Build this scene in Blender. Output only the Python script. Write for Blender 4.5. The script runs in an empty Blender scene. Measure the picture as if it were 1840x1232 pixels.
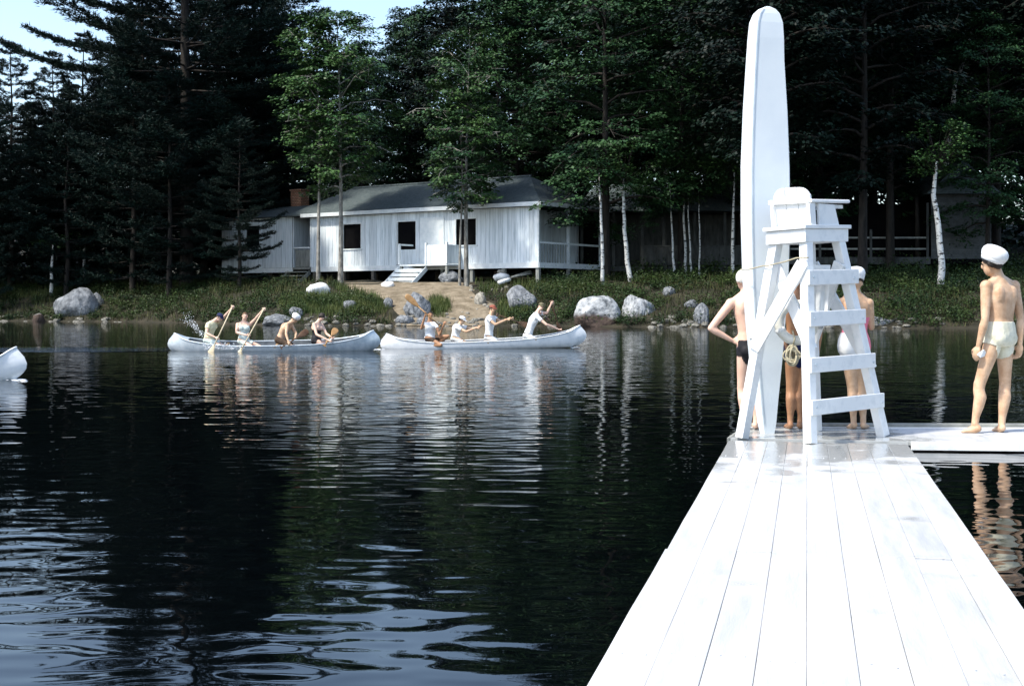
import bpy, bmesh, math, random
import numpy as np
from mathutils import Vector, Matrix, noise as mnoise

random.seed(7)
rng = np.random.default_rng(7)
SC = bpy.context.scene
COL = SC.collection
R = math.radians

# ------------------------------------------------------------------ camera, sky, sun, exposure
F, HX, HY, EYE = 2400.0, 920.0, 543.0, 1.24       # focal length and horizon in photo pixels, eye height over the water
cam_d = bpy.data.cameras.new('camera')
cam = bpy.data.objects.new('camera', cam_d)
COL.objects.link(cam)
cam.location = (0, 0, EYE)
cam.rotation_euler = (R(90), 0, 0)
cam_d.sensor_width = 36
cam_d.lens = 36 * F / 1840
cam_d.shift_y = -(616 - HY) / 1840
cam_d.clip_start = 0.1
cam_d.clip_end = 6000
SC.camera = cam

SUN_EL, SUN_AZ = R(54), R(238)                    # azimuth clockwise from +Y: behind the camera, to its left
w = bpy.data.worlds.new('World')
SC.world = w
w.use_nodes = True
nt = w.node_tree
bg = nt.nodes['Background']
sky = nt.nodes.new('ShaderNodeTexSky')
sky.sky_type = 'NISHITA'
sky.sun_disc = False
sky.sun_elevation = SUN_EL
sky.sun_rotation = SUN_AZ
sky.air_density = 1.0
sky.dust_density = 1.6
sky.ozone_density = 1.0
nt.links.new(sky.outputs[0], bg.inputs['Color'])
bg.inputs['Strength'].default_value = 0.15
sun_d = bpy.data.lights.new('sun', 'SUN')
sun_d.energy = 2.6
sun_d.angle = R(4)
sun_d.color = (1.0, 0.94, 0.84)
sun = bpy.data.objects.new('sun', sun_d)
COL.objects.link(sun)
sd = Vector((math.sin(SUN_AZ) * math.cos(SUN_EL), math.cos(SUN_AZ) * math.cos(SUN_EL), math.sin(SUN_EL)))
sun.rotation_euler = sd.to_track_quat('Z', 'Y').to_euler()
vs = SC.view_settings
vs.view_transform = 'Standard'
vs.look = 'None'
vs.exposure = 1.1
vs.gamma = 1
vs.use_curve_mapping = False
SC.render.engine = 'CYCLES'
SC.cycles.use_denoising = True
SC.cycles.max_bounces = 6
SC.cycles.diffuse_bounces = 3
SC.cycles.glossy_bounces = 4

def P(px, py, d):
    return Vector(((px - HX) / F * d, d, EYE - (py - HY) / F * d))

# ------------------------------------------------------------------ object helpers
def link(o):
    COL.objects.link(o)
    return o

def tag(o, label=None, cat=None, group=None, kind=None):
    if label: o['label'] = label
    if cat: o['category'] = cat
    if group: o['group'] = group
    if kind: o['kind'] = kind
    return o

def thing(name, label, cat, loc=(0, 0, 0), rotz=0.0, group=None):
    o = link(bpy.data.objects.new(name, None))
    o.location = loc
    o.rotation_euler = (0, 0, rotz)
    o.empty_display_size = 0.2
    return tag(o, label, cat, group)

class MB:
    """collects shapes for ONE mesh"""
    def __init__(s):
        s.v, s.f = [], []
    def add(s, vs, fs):
        n = len(s.v)
        s.v += [tuple(p) for p in vs]
        s.f += [tuple(i + n for i in f) for f in fs]
        return s
    def box(s, lo, hi):
        x0, y0, z0 = lo; x1, y1, z1 = hi
        return s.add([(x0, y0, z0), (x1, y0, z0), (x1, y1, z0), (x0, y1, z0), (x0, y0, z1), (x1, y0, z1), (x1, y1, z1), (x0, y1, z1)],
                     [(0, 3, 2, 1), (4, 5, 6, 7), (0, 1, 5, 4), (1, 2, 6, 5), (2, 3, 7, 6), (3, 0, 4, 7)])
    def beam(s, p0, p1, w, h, side=None):
        """w along 'side' (made perpendicular), h along the third axis"""
        p0, p1 = Vector(p0), Vector(p1)
        d = (p1 - p0).normalized()
        sd_ = Vector(side) if side is not None else (Vector((0, 0, 1)).cross(d) if abs(d.z) < .95 else Vector((1, 0, 0)))
        sd_ = (sd_ - d * sd_.dot(d)).normalized()
        u = d.cross(sd_)
        a, b = sd_ * w / 2, u * h / 2
        vs = [p + q for p in (p0, p1) for q in (-a - b, a - b, a + b, -a + b)]
        return s.add(vs, [(0, 3, 2, 1), (4, 5, 6, 7), (0, 1, 5, 4), (1, 2, 6, 5), (2, 3, 7, 6), (3, 0, 4, 7)])
    def tube(s, pts, rad, n=8, cap=True):
        pts = [Vector(p) for p in pts]
        if not hasattr(rad, '__len__'): rad = [rad] * len(pts)
        ref = None
        rings = []
        for i, p in enumerate(pts):
            t = (pts[min(i + 1, len(pts) - 1)] - pts[max(i - 1, 0)])
            t = t.normalized() if t.length > 1e-9 else Vector((0, 0, 1))
            if ref is None:
                ref = Vector((1, 0, 0)) if abs(t.x) < .8 else Vector((0, 1, 0))
            ref = (ref - t * ref.dot(t)).normalized()
            b = t.cross(ref)
            rings.append([p + (ref * math.cos(a) + b * math.sin(a)) * rad[i] for a in [2 * math.pi * k / n for k in range(n)]])
        return s.rings(rings, cap)
    def rings(s, rings, cap=True, closed=False):
        n = len(rings[0]); vs = [p for r in rings for p in r]; fs = []
        m = len(rings)
        for i in range(m if closed else m - 1):
            j = (i + 1) % m
            for k in range(n):
                l = (k + 1) % n
                fs.append((i * n + k, i * n + l, j * n + l, j * n + k))
        if cap and not closed:
            fs.append(tuple(range(n - 1, -1, -1)))
            fs.append(tuple((m - 1) * n + k for k in range(n)))
        return s.add(vs, fs)
    def ball(s, c, r, n=10, m=7, axes=None):
        """ellipsoid; axes = three Vectors carrying the radii, or r is a number / triple"""
        c = Vector(c)
        if axes is None:
            r3 = (r, r, r) if not hasattr(r, '__len__') else r
            axes = (Vector((r3[0], 0, 0)), Vector((0, r3[1], 0)), Vector((0, 0, r3[2])))
        vs = [c - axes[2]]
        for i in range(1, m):
            ph = -math.pi / 2 + math.pi * i / m
            for k in range(n):
                a = 2 * math.pi * k / n
                vs.append(c + axes[0] * math.cos(ph) * math.cos(a) + axes[1] * math.cos(ph) * math.sin(a) + axes[2] * math.sin(ph))
        vs.append(c + axes[2])
        fs = [(0, 1 + (k + 1) % n, 1 + k) for k in range(n)]
        for i in range(m - 2):
            for k in range(n):
                l = (k + 1) % n
                fs.append((1 + i * n + k, 1 + i * n + l, 1 + (i + 1) * n + l, 1 + (i + 1) * n + k))
        t = len(vs) - 1; b = 1 + (m - 2) * n
        fs += [(b + k, b + (k + 1) % n, t) for k in range(n)]
        return s.add(vs, fs)
    def mesh(s, name, mat=None, bevel=0, smooth=False, origin=None):
        me = bpy.data.meshes.new(name)
        v = s.v if origin is None else [(p[0] - origin[0], p[1] - origin[1], p[2] - origin[2]) for p in s.v]
        me.from_pydata(v, [], s.f)
        bm = bmesh.new(); bm.from_mesh(me)
        bmesh.ops.recalc_face_normals(bm, faces=bm.faces)
        if bevel:
            es = [e for e in bm.edges if len(e.link_faces) == 2 and e.calc_face_angle(0) > .6]
            bmesh.ops.bevel(bm, geom=es, offset=bevel, segments=2, affect='EDGES', profile=.6, clamp_overlap=True)
        bm.to_mesh(me); bm.free()
        if smooth:
            me.polygons.foreach_set('use_smooth', [True] * len(me.polygons))
        if mat: me.materials.append(mat)
        return me
    def obj(s, name, mat=None, parent=None, bevel=0, smooth=False, world=False):
        """world=True: the shapes are in world space although the parent stands elsewhere"""
        origin = parent_loc(parent) if (world and parent) else None
        o = link(bpy.data.objects.new(name, s.mesh(name, mat, bevel, smooth, origin)))
        if parent: o.parent = parent
        return o

def parent_loc(p):
    v = Vector(p.location)
    while p.parent:
        p = p.parent
        v = v + Vector(p.location)
    return v

def np_mesh(name, V, Fc, mat, smooth=False):
    me = bpy.data.meshes.new(name)
    V = np.asarray(V, dtype=np.float32); Fc = np.asarray(Fc, dtype=np.int32)
    k = Fc.shape[1]
    me.vertices.add(len(V)); me.vertices.foreach_set('co', V.ravel())
    me.loops.add(Fc.size); me.loops.foreach_set('vertex_index', Fc.ravel())
    me.polygons.add(len(Fc))
    me.polygons.foreach_set('loop_start', np.arange(0, Fc.size, k, dtype=np.int32))
    me.update(calc_edges=True)
    if smooth: me.polygons.foreach_set('use_smooth', [True] * len(Fc))
    me.materials.append(mat)
    return me

def mesh_obj(name, me, parent=None):
    o = link(bpy.data.objects.new(name, me))
    if parent: o.parent = parent
    return o

# ------------------------------------------------------------------ materials
def mat(name, c1, c2=None, rough=.6, scale=4.0, detail=6, spec=.3, bump=0.0, bump_scale=None, stretch=(1, 1, 1), lo=.35, hi=.65, metal=0.0,
        island=0.0, objrand=0.0):
    m = bpy.data.materials.new(name)
    m.use_nodes = True
    N, L = m.node_tree.nodes, m.node_tree.links
    b = N['Principled BSDF']
    b.inputs['Roughness'].default_value = rough
    b.inputs['Specular IOR Level'].default_value = spec
    b.inputs['Metallic'].default_value = metal
    tc = N.new('ShaderNodeTexCoord'); mp = N.new('ShaderNodeMapping')
    mp.inputs['Scale'].default_value = stretch
    L.new(tc.outputs['Object'], mp.inputs['Vector'])
    col = None
    if c2:
        nz = N.new('ShaderNodeTexNoise')
        nz.inputs['Scale'].default_value = scale; nz.inputs['Detail'].default_value = detail
        nz.inputs['Roughness'].default_value = .62
        L.new(mp.outputs[0], nz.inputs['Vector'])
        cr = N.new('ShaderNodeValToRGB')
        cr.color_ramp.elements[0].position = lo; cr.color_ramp.elements[1].position = hi
        cr.color_ramp.elements[0].color = (*c1, 1); cr.color_ramp.elements[1].color = (*c2, 1)
        L.new(nz.outputs['Fac'], cr.inputs['Fac'])
        col = cr.outputs['Color']
    else:
        rgb = N.new('ShaderNodeRGB'); rgb.outputs[0].default_value = (*c1, 1)
        col = rgb.outputs[0]
    for src, amt in (('island', island), ('objrand', objrand)):
        if amt:
            if src == 'island':
                g = N.new('ShaderNodeNewGeometry'); out = g.outputs['Random Per Island']
            else:
                g = N.new('ShaderNodeObjectInfo'); out = g.outputs['Random']
            mr = N.new('ShaderNodeMapRange')
            mr.inputs['To Min'].default_value = 1 - amt; mr.inputs['To Max'].default_value = 1 + amt
            L.new(out, mr.inputs['Value'])
            hs = N.new('ShaderNodeHueSaturation')
            L.new(col, hs.inputs['Color']); L.new(mr.outputs[0], hs.inputs['Value'])
            col = hs.outputs[0]
    L.new(col, b.inputs['Base Color'])
    if bump:
        n2 = N.new('ShaderNodeTexNoise'); n2.inputs['Scale'].default_value = bump_scale or scale * 3
        n2.inputs['Detail'].default_value = 5
        L.new(mp.outputs[0], n2.inputs['Vector'])
        bp = N.new('ShaderNodeBump'); bp.inputs['Strength'].default_value = 1; bp.inputs['Distance'].default_value = bump
        L.new(n2.outputs['Fac'], bp.inputs['Height']); L.new(bp.outputs[0], b.inputs['Normal'])
    return m

M = {}
M['white_paint'] = mat('white_paint', (.62, .65, .66), (.80, .81, .80), .45, 9, bump=.001, bump_scale=40, lo=.25, hi=.5)
M['board_paint'] = mat('board_paint', (.60, .66, .70), (.72, .77, .79), .35, 1.5, lo=.3, hi=.7)
M['canoe_white'] = mat('canoe_white', (.62, .66, .68), (.80, .82, .82), .35, 5, lo=.3, hi=.55)
M['canoe_metal'] = mat('canoe_metal', (.42, .50, .56), (.62, .68, .72), .38, 7, lo=.3, hi=.6, metal=.35)
M['canoe_inside'] = mat('canoe_inside', (.10, .12, .14), (.20, .22, .24), .6, 5)
M['wood_tan'] = mat('wood_tan', (.42, .25, .10), (.55, .35, .16), .5, 8, stretch=(1, 1, 6))
M['wood_orange'] = mat('wood_orange', (.30, .17, .07), (.42, .25, .11), .5, 8)
M['wood_dark'] = mat('wood_dark', (.09, .05, .03), (.16, .09, .05), .5, 8)
M['wood_pale'] = mat('wood_pale', (.60, .50, .32), (.70, .60, .42), .5, 8)
M['siding'] = mat('siding', (.44, .51, .54), (.72, .78, .81), .7, 1.8, stretch=(5, 5, .35), lo=.3, hi=.58, island=.1, objrand=.13)
M['trim'] = mat('trim', (.58, .64, .66), (.74, .78, .78), .6, 3)
M['grey_wood'] = mat('grey_wood', (.16, .17, .16), (.30, .31, .28), .8, 5, stretch=(1, 1, .3))
M['shaded_wood'] = mat('shaded_wood', (.035, .038, .036), (.08, .085, .08), .85, 5, stretch=(1, 1, .3))  # darker copy of grey_wood: shade under the trees is put into the colour
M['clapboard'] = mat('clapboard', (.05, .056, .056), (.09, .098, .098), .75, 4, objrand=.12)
M['roof'] = mat('roof', (.050, .070, .074), (.095, .118, .120), .85, 6, bump=.02, bump_scale=14)
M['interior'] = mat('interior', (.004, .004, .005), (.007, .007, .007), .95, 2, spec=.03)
M['pier'] = mat('pier', (.06, .055, .05), (.13, .12, .10), .9, 5)
M['bark'] = mat('bark', (.010, .009, .008), (.034, .029, .024), .9, 6, stretch=(1, 1, .25), bump=.03, bump_scale=10)
M['bark_grey'] = mat('bark_grey', (.10, .095, .085), (.34, .33, .29), .9, 5, stretch=(1, 1, .5), bump=.02, bump_scale=10)
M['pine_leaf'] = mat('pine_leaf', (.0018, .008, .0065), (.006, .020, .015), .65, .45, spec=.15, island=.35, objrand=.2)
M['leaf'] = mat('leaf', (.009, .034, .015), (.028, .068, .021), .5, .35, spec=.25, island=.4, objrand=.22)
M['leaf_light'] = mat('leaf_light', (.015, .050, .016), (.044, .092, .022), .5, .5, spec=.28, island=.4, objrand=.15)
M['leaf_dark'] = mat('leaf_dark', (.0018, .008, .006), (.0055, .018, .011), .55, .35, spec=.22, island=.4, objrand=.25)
M['shrub'] = mat('shrub', (.007, .022, .007), (.034, .056, .013), .55, .5, spec=.2, island=.45)
M['grass'] = mat('grass', (.03, .06, .012), (.09, .11, .028), .6, .9, island=.35)
M['brush'] = mat('brush', (.018, .030, .010), (.075, .075, .028), .7, .6, spec=.15, island=.5)
M['dirt'] = mat('dirt', (.13, .105, .068), (.27, .225, .16), .95, 1.6, bump=.06, bump_scale=8)
M['stone'] = mat('stone', (.10, .095, .08), (.34, .32, .27), .85, 2.5, bump=.02, bump_scale=9, objrand=.25)
M['stone_white'] = mat('stone_white', (.62, .64, .64), (.80, .81, .80), .8, 3, bump=.01, bump_scale=9)
M['rope'] = mat('rope', (.34, .30, .20), (.50, .45, .32), .9, 60)
M['cloth_white'] = mat('cloth_white', (.70, .72, .72), (.82, .83, .82), .85, 10, bump=.004, bump_scale=14)
M['cloth_cream'] = mat('cloth_cream', (.62, .60, .46), (.76, .74, .60), .85, 14, bump=.006, bump_scale=22)
M['cloth_yellow'] = mat('cloth_yellow', (.62, .58, .36), (.76, .72, .50), .85, 10, bump=.006, bump_scale=18)
M['cloth_aqua'] = mat('cloth_aqua', (.50, .60, .56), (.66, .74, .70), .85, 10, bump=.006, bump_scale=18)
M['cloth_black'] = mat('cloth_black', (.008, .008, .010), (.02, .02, .025), .7, 10)
M['cloth_brown'] = mat('cloth_brown', (.05, .032, .02), (.09, .06, .04), .8, 10)
M['cloth_navy'] = mat('cloth_navy', (.008, .012, .05), (.015, .025, .09), .8, 10)
M['cloth_pink'] = mat('cloth_pink', (.75, .16, .24), (.85, .28, .36), .7, 10)
M['cloth_red'] = mat('cloth_red', (.22, .06, .04), (.32, .10, .06), .7, 10)
M['cloth_olive'] = mat('cloth_olive', (.10, .09, .05), (.17, .15, .09), .8, 10)
M['rubber_white'] = mat('rubber_white', (.62, .62, .56), (.75, .74, .68), .4, 10)
M['hair_dark'] = mat('hair_dark', (.012, .009, .007), (.03, .022, .016), .6, 40)
M['hair_brown'] = mat('hair_brown', (.08, .045, .02), (.16, .09, .045), .6, 40)
M['skin'] = mat('skin', (.46, .275, .16), (.66, .455, .30), .5, 9, spec=.35)
M['skin_tan'] = mat('skin_tan', (.34, .17, .09), (.44, .24, .13), .5, 5, spec=.35)
M['skin_pale'] = mat('skin_pale', (.66, .42, .31), (.76, .52, .40), .5, 5, spec=.35)
M['eye'] = mat('eye', (.02, .015, .012), rough=.3)
M['lip'] = mat('lip', (.42, .18, .14), rough=.5)
M['foam'] = mat('foam', (.75, .78, .80), rough=.4)

def boulder_mat(name, c1, c2, stain_z, stain=(.07, .05, .04)):
    m = mat(name, c1, c2, .9, 2.6, detail=10, bump=.12, bump_scale=4, lo=.36, hi=.58)
    N, L = m.node_tree.nodes, m.node_tree.links
    b = N['Principled BSDF']
    src = b.inputs['Base Color'].links[0].from_socket
    g = N.new('ShaderNodeNewGeometry'); sx = N.new('ShaderNodeSeparateXYZ'); L.new(g.outputs['Position'], sx.inputs[0])
    nz = N.new('ShaderNodeTexNoise'); nz.inputs['Scale'].default_value = 1.6; nz.inputs['Detail'].default_value = 6
    L.new(g.outputs['Position'], nz.inputs['Vector'])
    ad = N.new('ShaderNodeMath'); ad.operation = 'MULTIPLY_ADD'; ad.inputs[1].default_value = .9
    L.new(nz.outputs['Fac'], ad.inputs[0]); L.new(sx.outputs['Z'], ad.inputs[2])
    mr = N.new('ShaderNodeMapRange'); mr.inputs['From Min'].default_value = stain_z + .3; mr.inputs['From Max'].default_value = stain_z + .6
    L.new(ad.outputs[0], mr.inputs['Value'])
    mx = N.new('ShaderNodeMix'); mx.data_type = 'RGBA'
    L.new(mr.outputs[0], mx.inputs['Factor']); mx.inputs['A'].default_value = (*stain, 1); L.new(src, mx.inputs['B'])
    L.new(mx.outputs['Result'], b.inputs['Base Color'])
    return m
M['boulder'] = boulder_mat('boulder', (.07, .08, .09), (.42, .44, .45), .55)
M['boulder_dry'] = mat('boulder_dry', (.06, .068, .075), (.25, .265, .28), .9, 2.8, detail=10, bump=.12, bump_scale=4, lo=.34, hi=.6)

def birch_mat():
    m = mat('birch_bark', (.035, .03, .028), (.62, .63, .60), .8, 2.2, detail=4, stretch=(1.2, 1.2, 3.2), lo=.40, hi=.47)
    return m
M['birch'] = birch_mat()

def brick_mat():
    m = mat('chimney_brick', (.2, .1, .05), rough=.9)
    N, L = m.node_tree.nodes, m.node_tree.links
    br = N.new('ShaderNodeTexBrick'); br.inputs['Scale'].default_value = 1.0
    br.inputs['Brick Width'].default_value = .24; br.inputs['Row Height'].default_value = .11; br.inputs['Mortar Size'].default_value = .018
    br.inputs['Color1'].default_value = (.34, .15, .08, 1); br.inputs['Color2'].default_value = (.46, .25, .15, 1); br.inputs['Mortar'].default_value = (.10, .07, .05, 1)
    tc = N.new('ShaderNodeTexCoord'); sp = N.new('ShaderNodeSeparateXYZ'); cb = N.new('ShaderNodeCombineXYZ'); ad = N.new('ShaderNodeMath')
    L.new(tc.outputs['Object'], sp.inputs[0]); L.new(sp.outputs['X'], ad.inputs[0]); L.new(sp.outputs['Y'], ad.inputs[1])
    L.new(ad.outputs[0], cb.inputs[0]); L.new(sp.outputs['Z'], cb.inputs[1]); L.new(cb.outputs[0], br.inputs['Vector'])
    L.new(br.outputs['Color'], N['Principled BSDF'].inputs['Base Color'])
    return m
M['brick'] = brick_mat()

def deck_mat():
    m = mat('deck_paint', (.38, .40, .41), (.51, .515, .51), .5, 2.4, detail=10, lo=.28, hi=.5, objrand=.06, bump=.0015, bump_scale=30, stretch=(1, 1, 1))
    N, L = m.node_tree.nodes, m.node_tree.links
    b = N['Principled BSDF']
    mp_ = [n_ for n_ in N if n_.type == 'MAPPING'][0]; mp_.vector_type = 'TEXTURE'; mp_.inputs['Rotation'].default_value = (0, 0, R(-12.46)); mp_.inputs['Scale'].default_value = (.30, 2.6, 1)
    g = N.new('ShaderNodeNewGeometry'); nz = N.new('ShaderNodeTexNoise'); nz.inputs['Scale'].default_value = 2.6; nz.inputs['Detail'].default_value = 5
    L.new(g.outputs['Position'], nz.inputs['Vector'])
    sx = N.new('ShaderNodeSeparateXYZ'); L.new(g.outputs['Position'], sx.inputs[0])
    mr = N.new('ShaderNodeMapRange'); mr.inputs['From Min'].default_value = 8.3; mr.inputs['From Max'].default_value = 10.6   # the far end is wet
    L.new(sx.outputs['Y'], mr.inputs['Value'])
    ml = N.new('ShaderNodeMath'); ml.operation = 'MULTIPLY_ADD'; ml.inputs[1].default_value = 1.0
    mrx = N.new('ShaderNodeMapRange'); mrx.inputs['From Min'].default_value = 3.7; mrx.inputs['From Max'].default_value = 3.2; L.new(sx.outputs['X'], mrx.inputs['Value'])
    mlx = N.new('ShaderNodeMath'); mlx.operation = 'MULTIPLY'; L.new(mr.outputs[0], mlx.inputs[0]); L.new(mrx.outputs[0], mlx.inputs[1])
    n2 = N.new('ShaderNodeMath'); n2.operation = 'SUBTRACT'; L.new(nz.outputs['Fac'], n2.inputs[0]); n2.inputs[1].default_value = .5
    n3 = N.new('ShaderNodeMath'); n3.operation = 'MULTIPLY'; n3.inputs[1].default_value = 2.6; L.new(n2.outputs[0], n3.inputs[0]); n2 = n3
    L.new(n2.outputs[0], ml.inputs[2]); L.new(mlx.outputs[0], ml.inputs[0])
    r = N.new('ShaderNodeValToRGB'); r.color_ramp.elements[0].position = .35; r.color_ramp.elements[1].position = .75
    L.new(ml.outputs[0], r.inputs['Fac'])
    src = b.inputs['Base Color'].links[0].from_socket
    mx = N.new('ShaderNodeMix'); mx.data_type = 'RGBA'; mx.blend_type = 'MULTIPLY'
    L.new(r.outputs['Color'], mx.inputs['Factor']); L.new(src, mx.inputs['A']); mx.inputs['B'].default_value = (.84, .86, .85, 1)   # wet paint is darker
    L.new(mx.outputs['Result'], b.inputs['Base Color'])
    mr2 = N.new('ShaderNodeMapRange'); mr2.inputs['To Min'].default_value = .5; mr2.inputs['To Max'].default_value = .1
    L.new(r.outputs['Color'], mr2.inputs['Value']); L.new(mr2.outputs[0], b.inputs['Roughness'])
    return m
M['deck'] = deck_mat()

def water_mat():
    m = bpy.data.materials.new('lake_water'); m.use_nodes = True
    N, L = m.node_tree.nodes, m.node_tree.links
    b = N['Principled BSDF']
    b.inputs['Base Color'].default_value = (.0008, .0014, .0018, 1)
    b.inputs['Roughness'].default_value = .02
    b.inputs['IOR'].default_value = 1.333
    g = N.new('ShaderNodeNewGeometry')
    def nz(scale, detail, rough, stretch, off=0):
        mp = N.new('ShaderNodeMapping'); mp.inputs['Scale'].default_value = stretch; mp.inputs['Location'].default_value = (off, off, off)
        mp.inputs['Rotation'].default_value = (0, 0, R(12))
        L.new(g.outputs['Position'], mp.inputs['Vector'])
        n = N.new('ShaderNodeTexNoise'); n.inputs['Scale'].default_value = scale; n.inputs['Detail'].default_value = detail; n.inputs['Roughness'].default_value = rough
        L.new(mp.outputs[0], n.inputs['Vector'])
        return n.outputs['Fac']
    def mad(a, k, c=None):
        q = N.new('ShaderNodeMath'); q.operation = 'MULTIPLY_ADD'; L.new(a, q.inputs[0])
        if isinstance(k, float): q.inputs[1].default_value = k
        else: L.new(k, q.inputs[1])
        if c is None: q.inputs[2].default_value = 0
        else: L.new(c, q.inputs[2])
        return q.outputs[0]
    h = mad(nz(5.4, 0, .5, (.75, 1.25, 1)), .0048)
    h = mad(nz(1.9, 1, .45, (.7, 1.3, 1), 3.1), .0080, h)
    h = mad(nz(.42, 1, .5, (.7, 1.2, 1), 7.7), .016, h)
    # the wake of the canoes: choppy water in a long band
    sx = N.new('ShaderNodeSeparateXYZ'); L.new(g.outputs['Position'], sx.inputs[0])
    def band(sock, c, w_):
        s_ = N.new('ShaderNodeMath'); s_.operation = 'SUBTRACT'; L.new(sock, s_.inputs[0]); s_.inputs[1].default_value = c
        a_ = N.new('ShaderNodeMath'); a_.operation = 'ABSOLUTE'; L.new(s_.outputs[0], a_.inputs[0])
        r_ = N.new('ShaderNodeMapRange'); r_.interpolation_type = 'SMOOTHSTEP'
        r_.inputs['From Min'].default_value = w_; r_.inputs['From Max'].default_value = w_ * .3
        L.new(a_.outputs[0], r_.inputs['Value'])
        return r_.outputs[0]
    m1 = N.new('ShaderNodeMath'); m1.operation = 'MULTIPLY'
    L.new(band(sx.outputs['Y'], 35.2, 2.2), m1.inputs[0]); L.new(band(sx.outputs['X'], -12.2, 5.2), m1.inputs[1])
    wk = mad(nz(2.6, 3, .6, (.45, 1.3, 1), 1.3), .20)
    h = mad(wk, m1.outputs[0], h)
    bp = N.new('ShaderNodeBump'); bp.inputs['Strength'].default_value = 1; bp.inputs['Distance'].default_value = 1.0
    L.new(h, bp.inputs['Height']); L.new(bp.outputs[0], b.inputs['Normal'])
    return m
M['water'] = water_mat()

def ground_mat():
    m = mat('forest_floor', (.014, .015, .008), (.045, .038, .024), .95, .7, detail=8, bump=.05, bump_scale=5)
    return m
M['ground'] = ground_mat()

# ------------------------------------------------------------------ terrain and water
SHX = [-400, -60, -34, -24, -17, -12, -6, 0, 7, 20, 27, 60, 400]
SHY = [120, 92, 88, 84, 77, 71, 70, 70, 66.5, 63.5, 62.5, 60, 40]
def shore(x):
    return np.interp(x, SHX, SHY)
HS = [-60, -6, -1, 0, 1.5, 3, 6, 10, 16, 30, 70, 140, 500, 3000]
HZ = [-3, -1.2, -.3, 0.02, .5, 1.0, 1.75, 2.40, 2.62, 3.2, 8.5, 14, 24, 24]
def ground_z(x, y):
    s = np.asarray(y) - shore(x)
    z = np.interp(s, HS, HZ)
    return z + .10 * np.sin(np.asarray(x) * 1.3 + 1) * np.sin(np.asarray(y) * .9) * np.clip(s / 4, 0, 1)
def gz(x, y):
    return float(ground_z(x, y))

gx = np.unique(np.concatenate([np.linspace(-1500, -60, 30), np.linspace(-60, 50, 180), np.linspace(50, 1500, 30)]))
gs = np.unique(np.concatenate([np.linspace(-14, 20, 80), np.linspace(20, 120, 40), np.geomspace(120, 3000, 12)]))
XX, SS = np.meshgrid(gx, gs)
YY = shore(XX) + SS
ZZ = ground_z(XX, YY)
V = np.stack([XX, YY, ZZ], -1).reshape(-1, 3)
nr, nc = XX.shape
idx = np.arange(nr * nc).reshape(nr, nc)
Fq = np.stack([idx[:-1, :-1], idx[:-1, 1:], idx[1:, 1:], idx[1:, :-1]], -1).reshape(-1, 4)
tag(mesh_obj('ground', np_mesh('ground', V, Fq, M['ground'], True)), kind='structure')
wm = MB().add([(-1500, -600, 0), (1500, -600, 0), (1500, 140, 0), (-1500, 140, 0)], [(0, 1, 2, 3)])
tag(wm.obj('lake_water', M['water']), kind='structure')
bed = MB().add([(-1500, -600, -3), (1500, -600, -3), (1500, 140, -3), (-1500, 140, -3)], [(0, 1, 2, 3)])
tag(bed.obj('lake_bed', M['ground']), kind='structure')

# dirt path from the water up to the cabin steps
pv, pf = [], []
rows = [(587, 700, 880), (575, 715, 885), (560, 705, 890), (547, 690, 895), (536, 676, 872), (527, 640, 862), (519, 618, 856), (513, 612, 850), (508, 606, 846)]
def ground_hit(px, py):
    """distance at which the view ray through a pixel meets the ground"""
    for d in np.arange(60, 110, .1):
        p = P(px, py, d)
        if p.z <= gz(p.x, p.y): return float(d)
    return 90.0
for i, (py, a, b) in enumerate(rows):
    for k in range(15):
        px = a + (b - a) * k / 14 + (6 * math.sin(i * 2.1 + k) if k in (0, 14) else 0)
        d = ground_hit(px, py); p = P(px, py, d)
        z = gz(p.x, p.y) + (.035 if 0 < k < 14 else -.05)
        pv.append((p.x, p.y, z))
for i in range(len(rows) - 1):
    for k in range(14):
        a = i * 15 + k
        pf.append((a, a + 1, a + 16, a + 15))
tag(MB().add(pv, pf).obj('dirt_path', M['dirt'], smooth=True), kind='structure')

# ------------------------------------------------------------------ the dock
DD = Vector((.2158, .9765, 0)).normalized(); DR = Vector((DD.y, -DD.x, 0))
DO = Vector((.081, 0, 0)); TOP = .08
def dk(s, t, z=0.0):
    return DO + DD * s + DR * t + Vector((0, 0, z))
dock = thing('dock', 'long white painted plank dock running out from the foreground', 'dock', dk(4, 0))
NW = 9; DW = 1.44; pw = DW / NW
prng = random.Random(3)
cuts = [-6.0, -1.6, 2.5, 6.3, 11.33]
for k in range(NW):
    for i in range(4):
        s0, s1 = cuts[i] + .004, cuts[i + 1] - .004
        if 0 < k < NW - 1:
            j = prng.uniform(-.02, .02); s1 += 0 if i == 3 else 0
        gp = prng.uniform(.0002, .0007); t0 = -DW / 2 + k * pw + gp; t1 = t0 + pw - gp - .0008
        if k == 0: t0 -= (.0, .006, .010, .0)[i] + prng.uniform(0, .004)
        if k == NW - 1: t1 += (.0, .008, -.004, .0)[i] + prng.uniform(0, .008)
        dz = prng.uniform(-.003, .003)
        n = 6
        mb = MB(); rings = []
        for q in range(n + 1):
            s = s0 + (s1 - s0) * q / n
            wv = .0006 * math.sin(q * 2.3 + k * 1.7 + i)
            e0, e1 = (wv if k else wv * 3), (wv if k < NW - 1 else wv * 3)
            rings.append([dk(s, t0 + e0, TOP - .035 + dz), dk(s, t1 + e1, TOP - .035 + dz), dk(s, t1 + e1, TOP + dz), dk(s, t0 + e0, TOP + dz)])
        mb.rings(rings)
        mb.obj('plank', M['deck'], dock, bevel=.0035, world=True)
for s in (-1.6, .5, 2.5, 4.4, 6.3, 8.2, 10.2):
    MB().beam(dk(s, -.715, TOP - .085), dk(s, .715, TOP - .085), .12, .07).obj('crossbeam', M['grey_wood'], dock, world=True)
nmb = MB()
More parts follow.
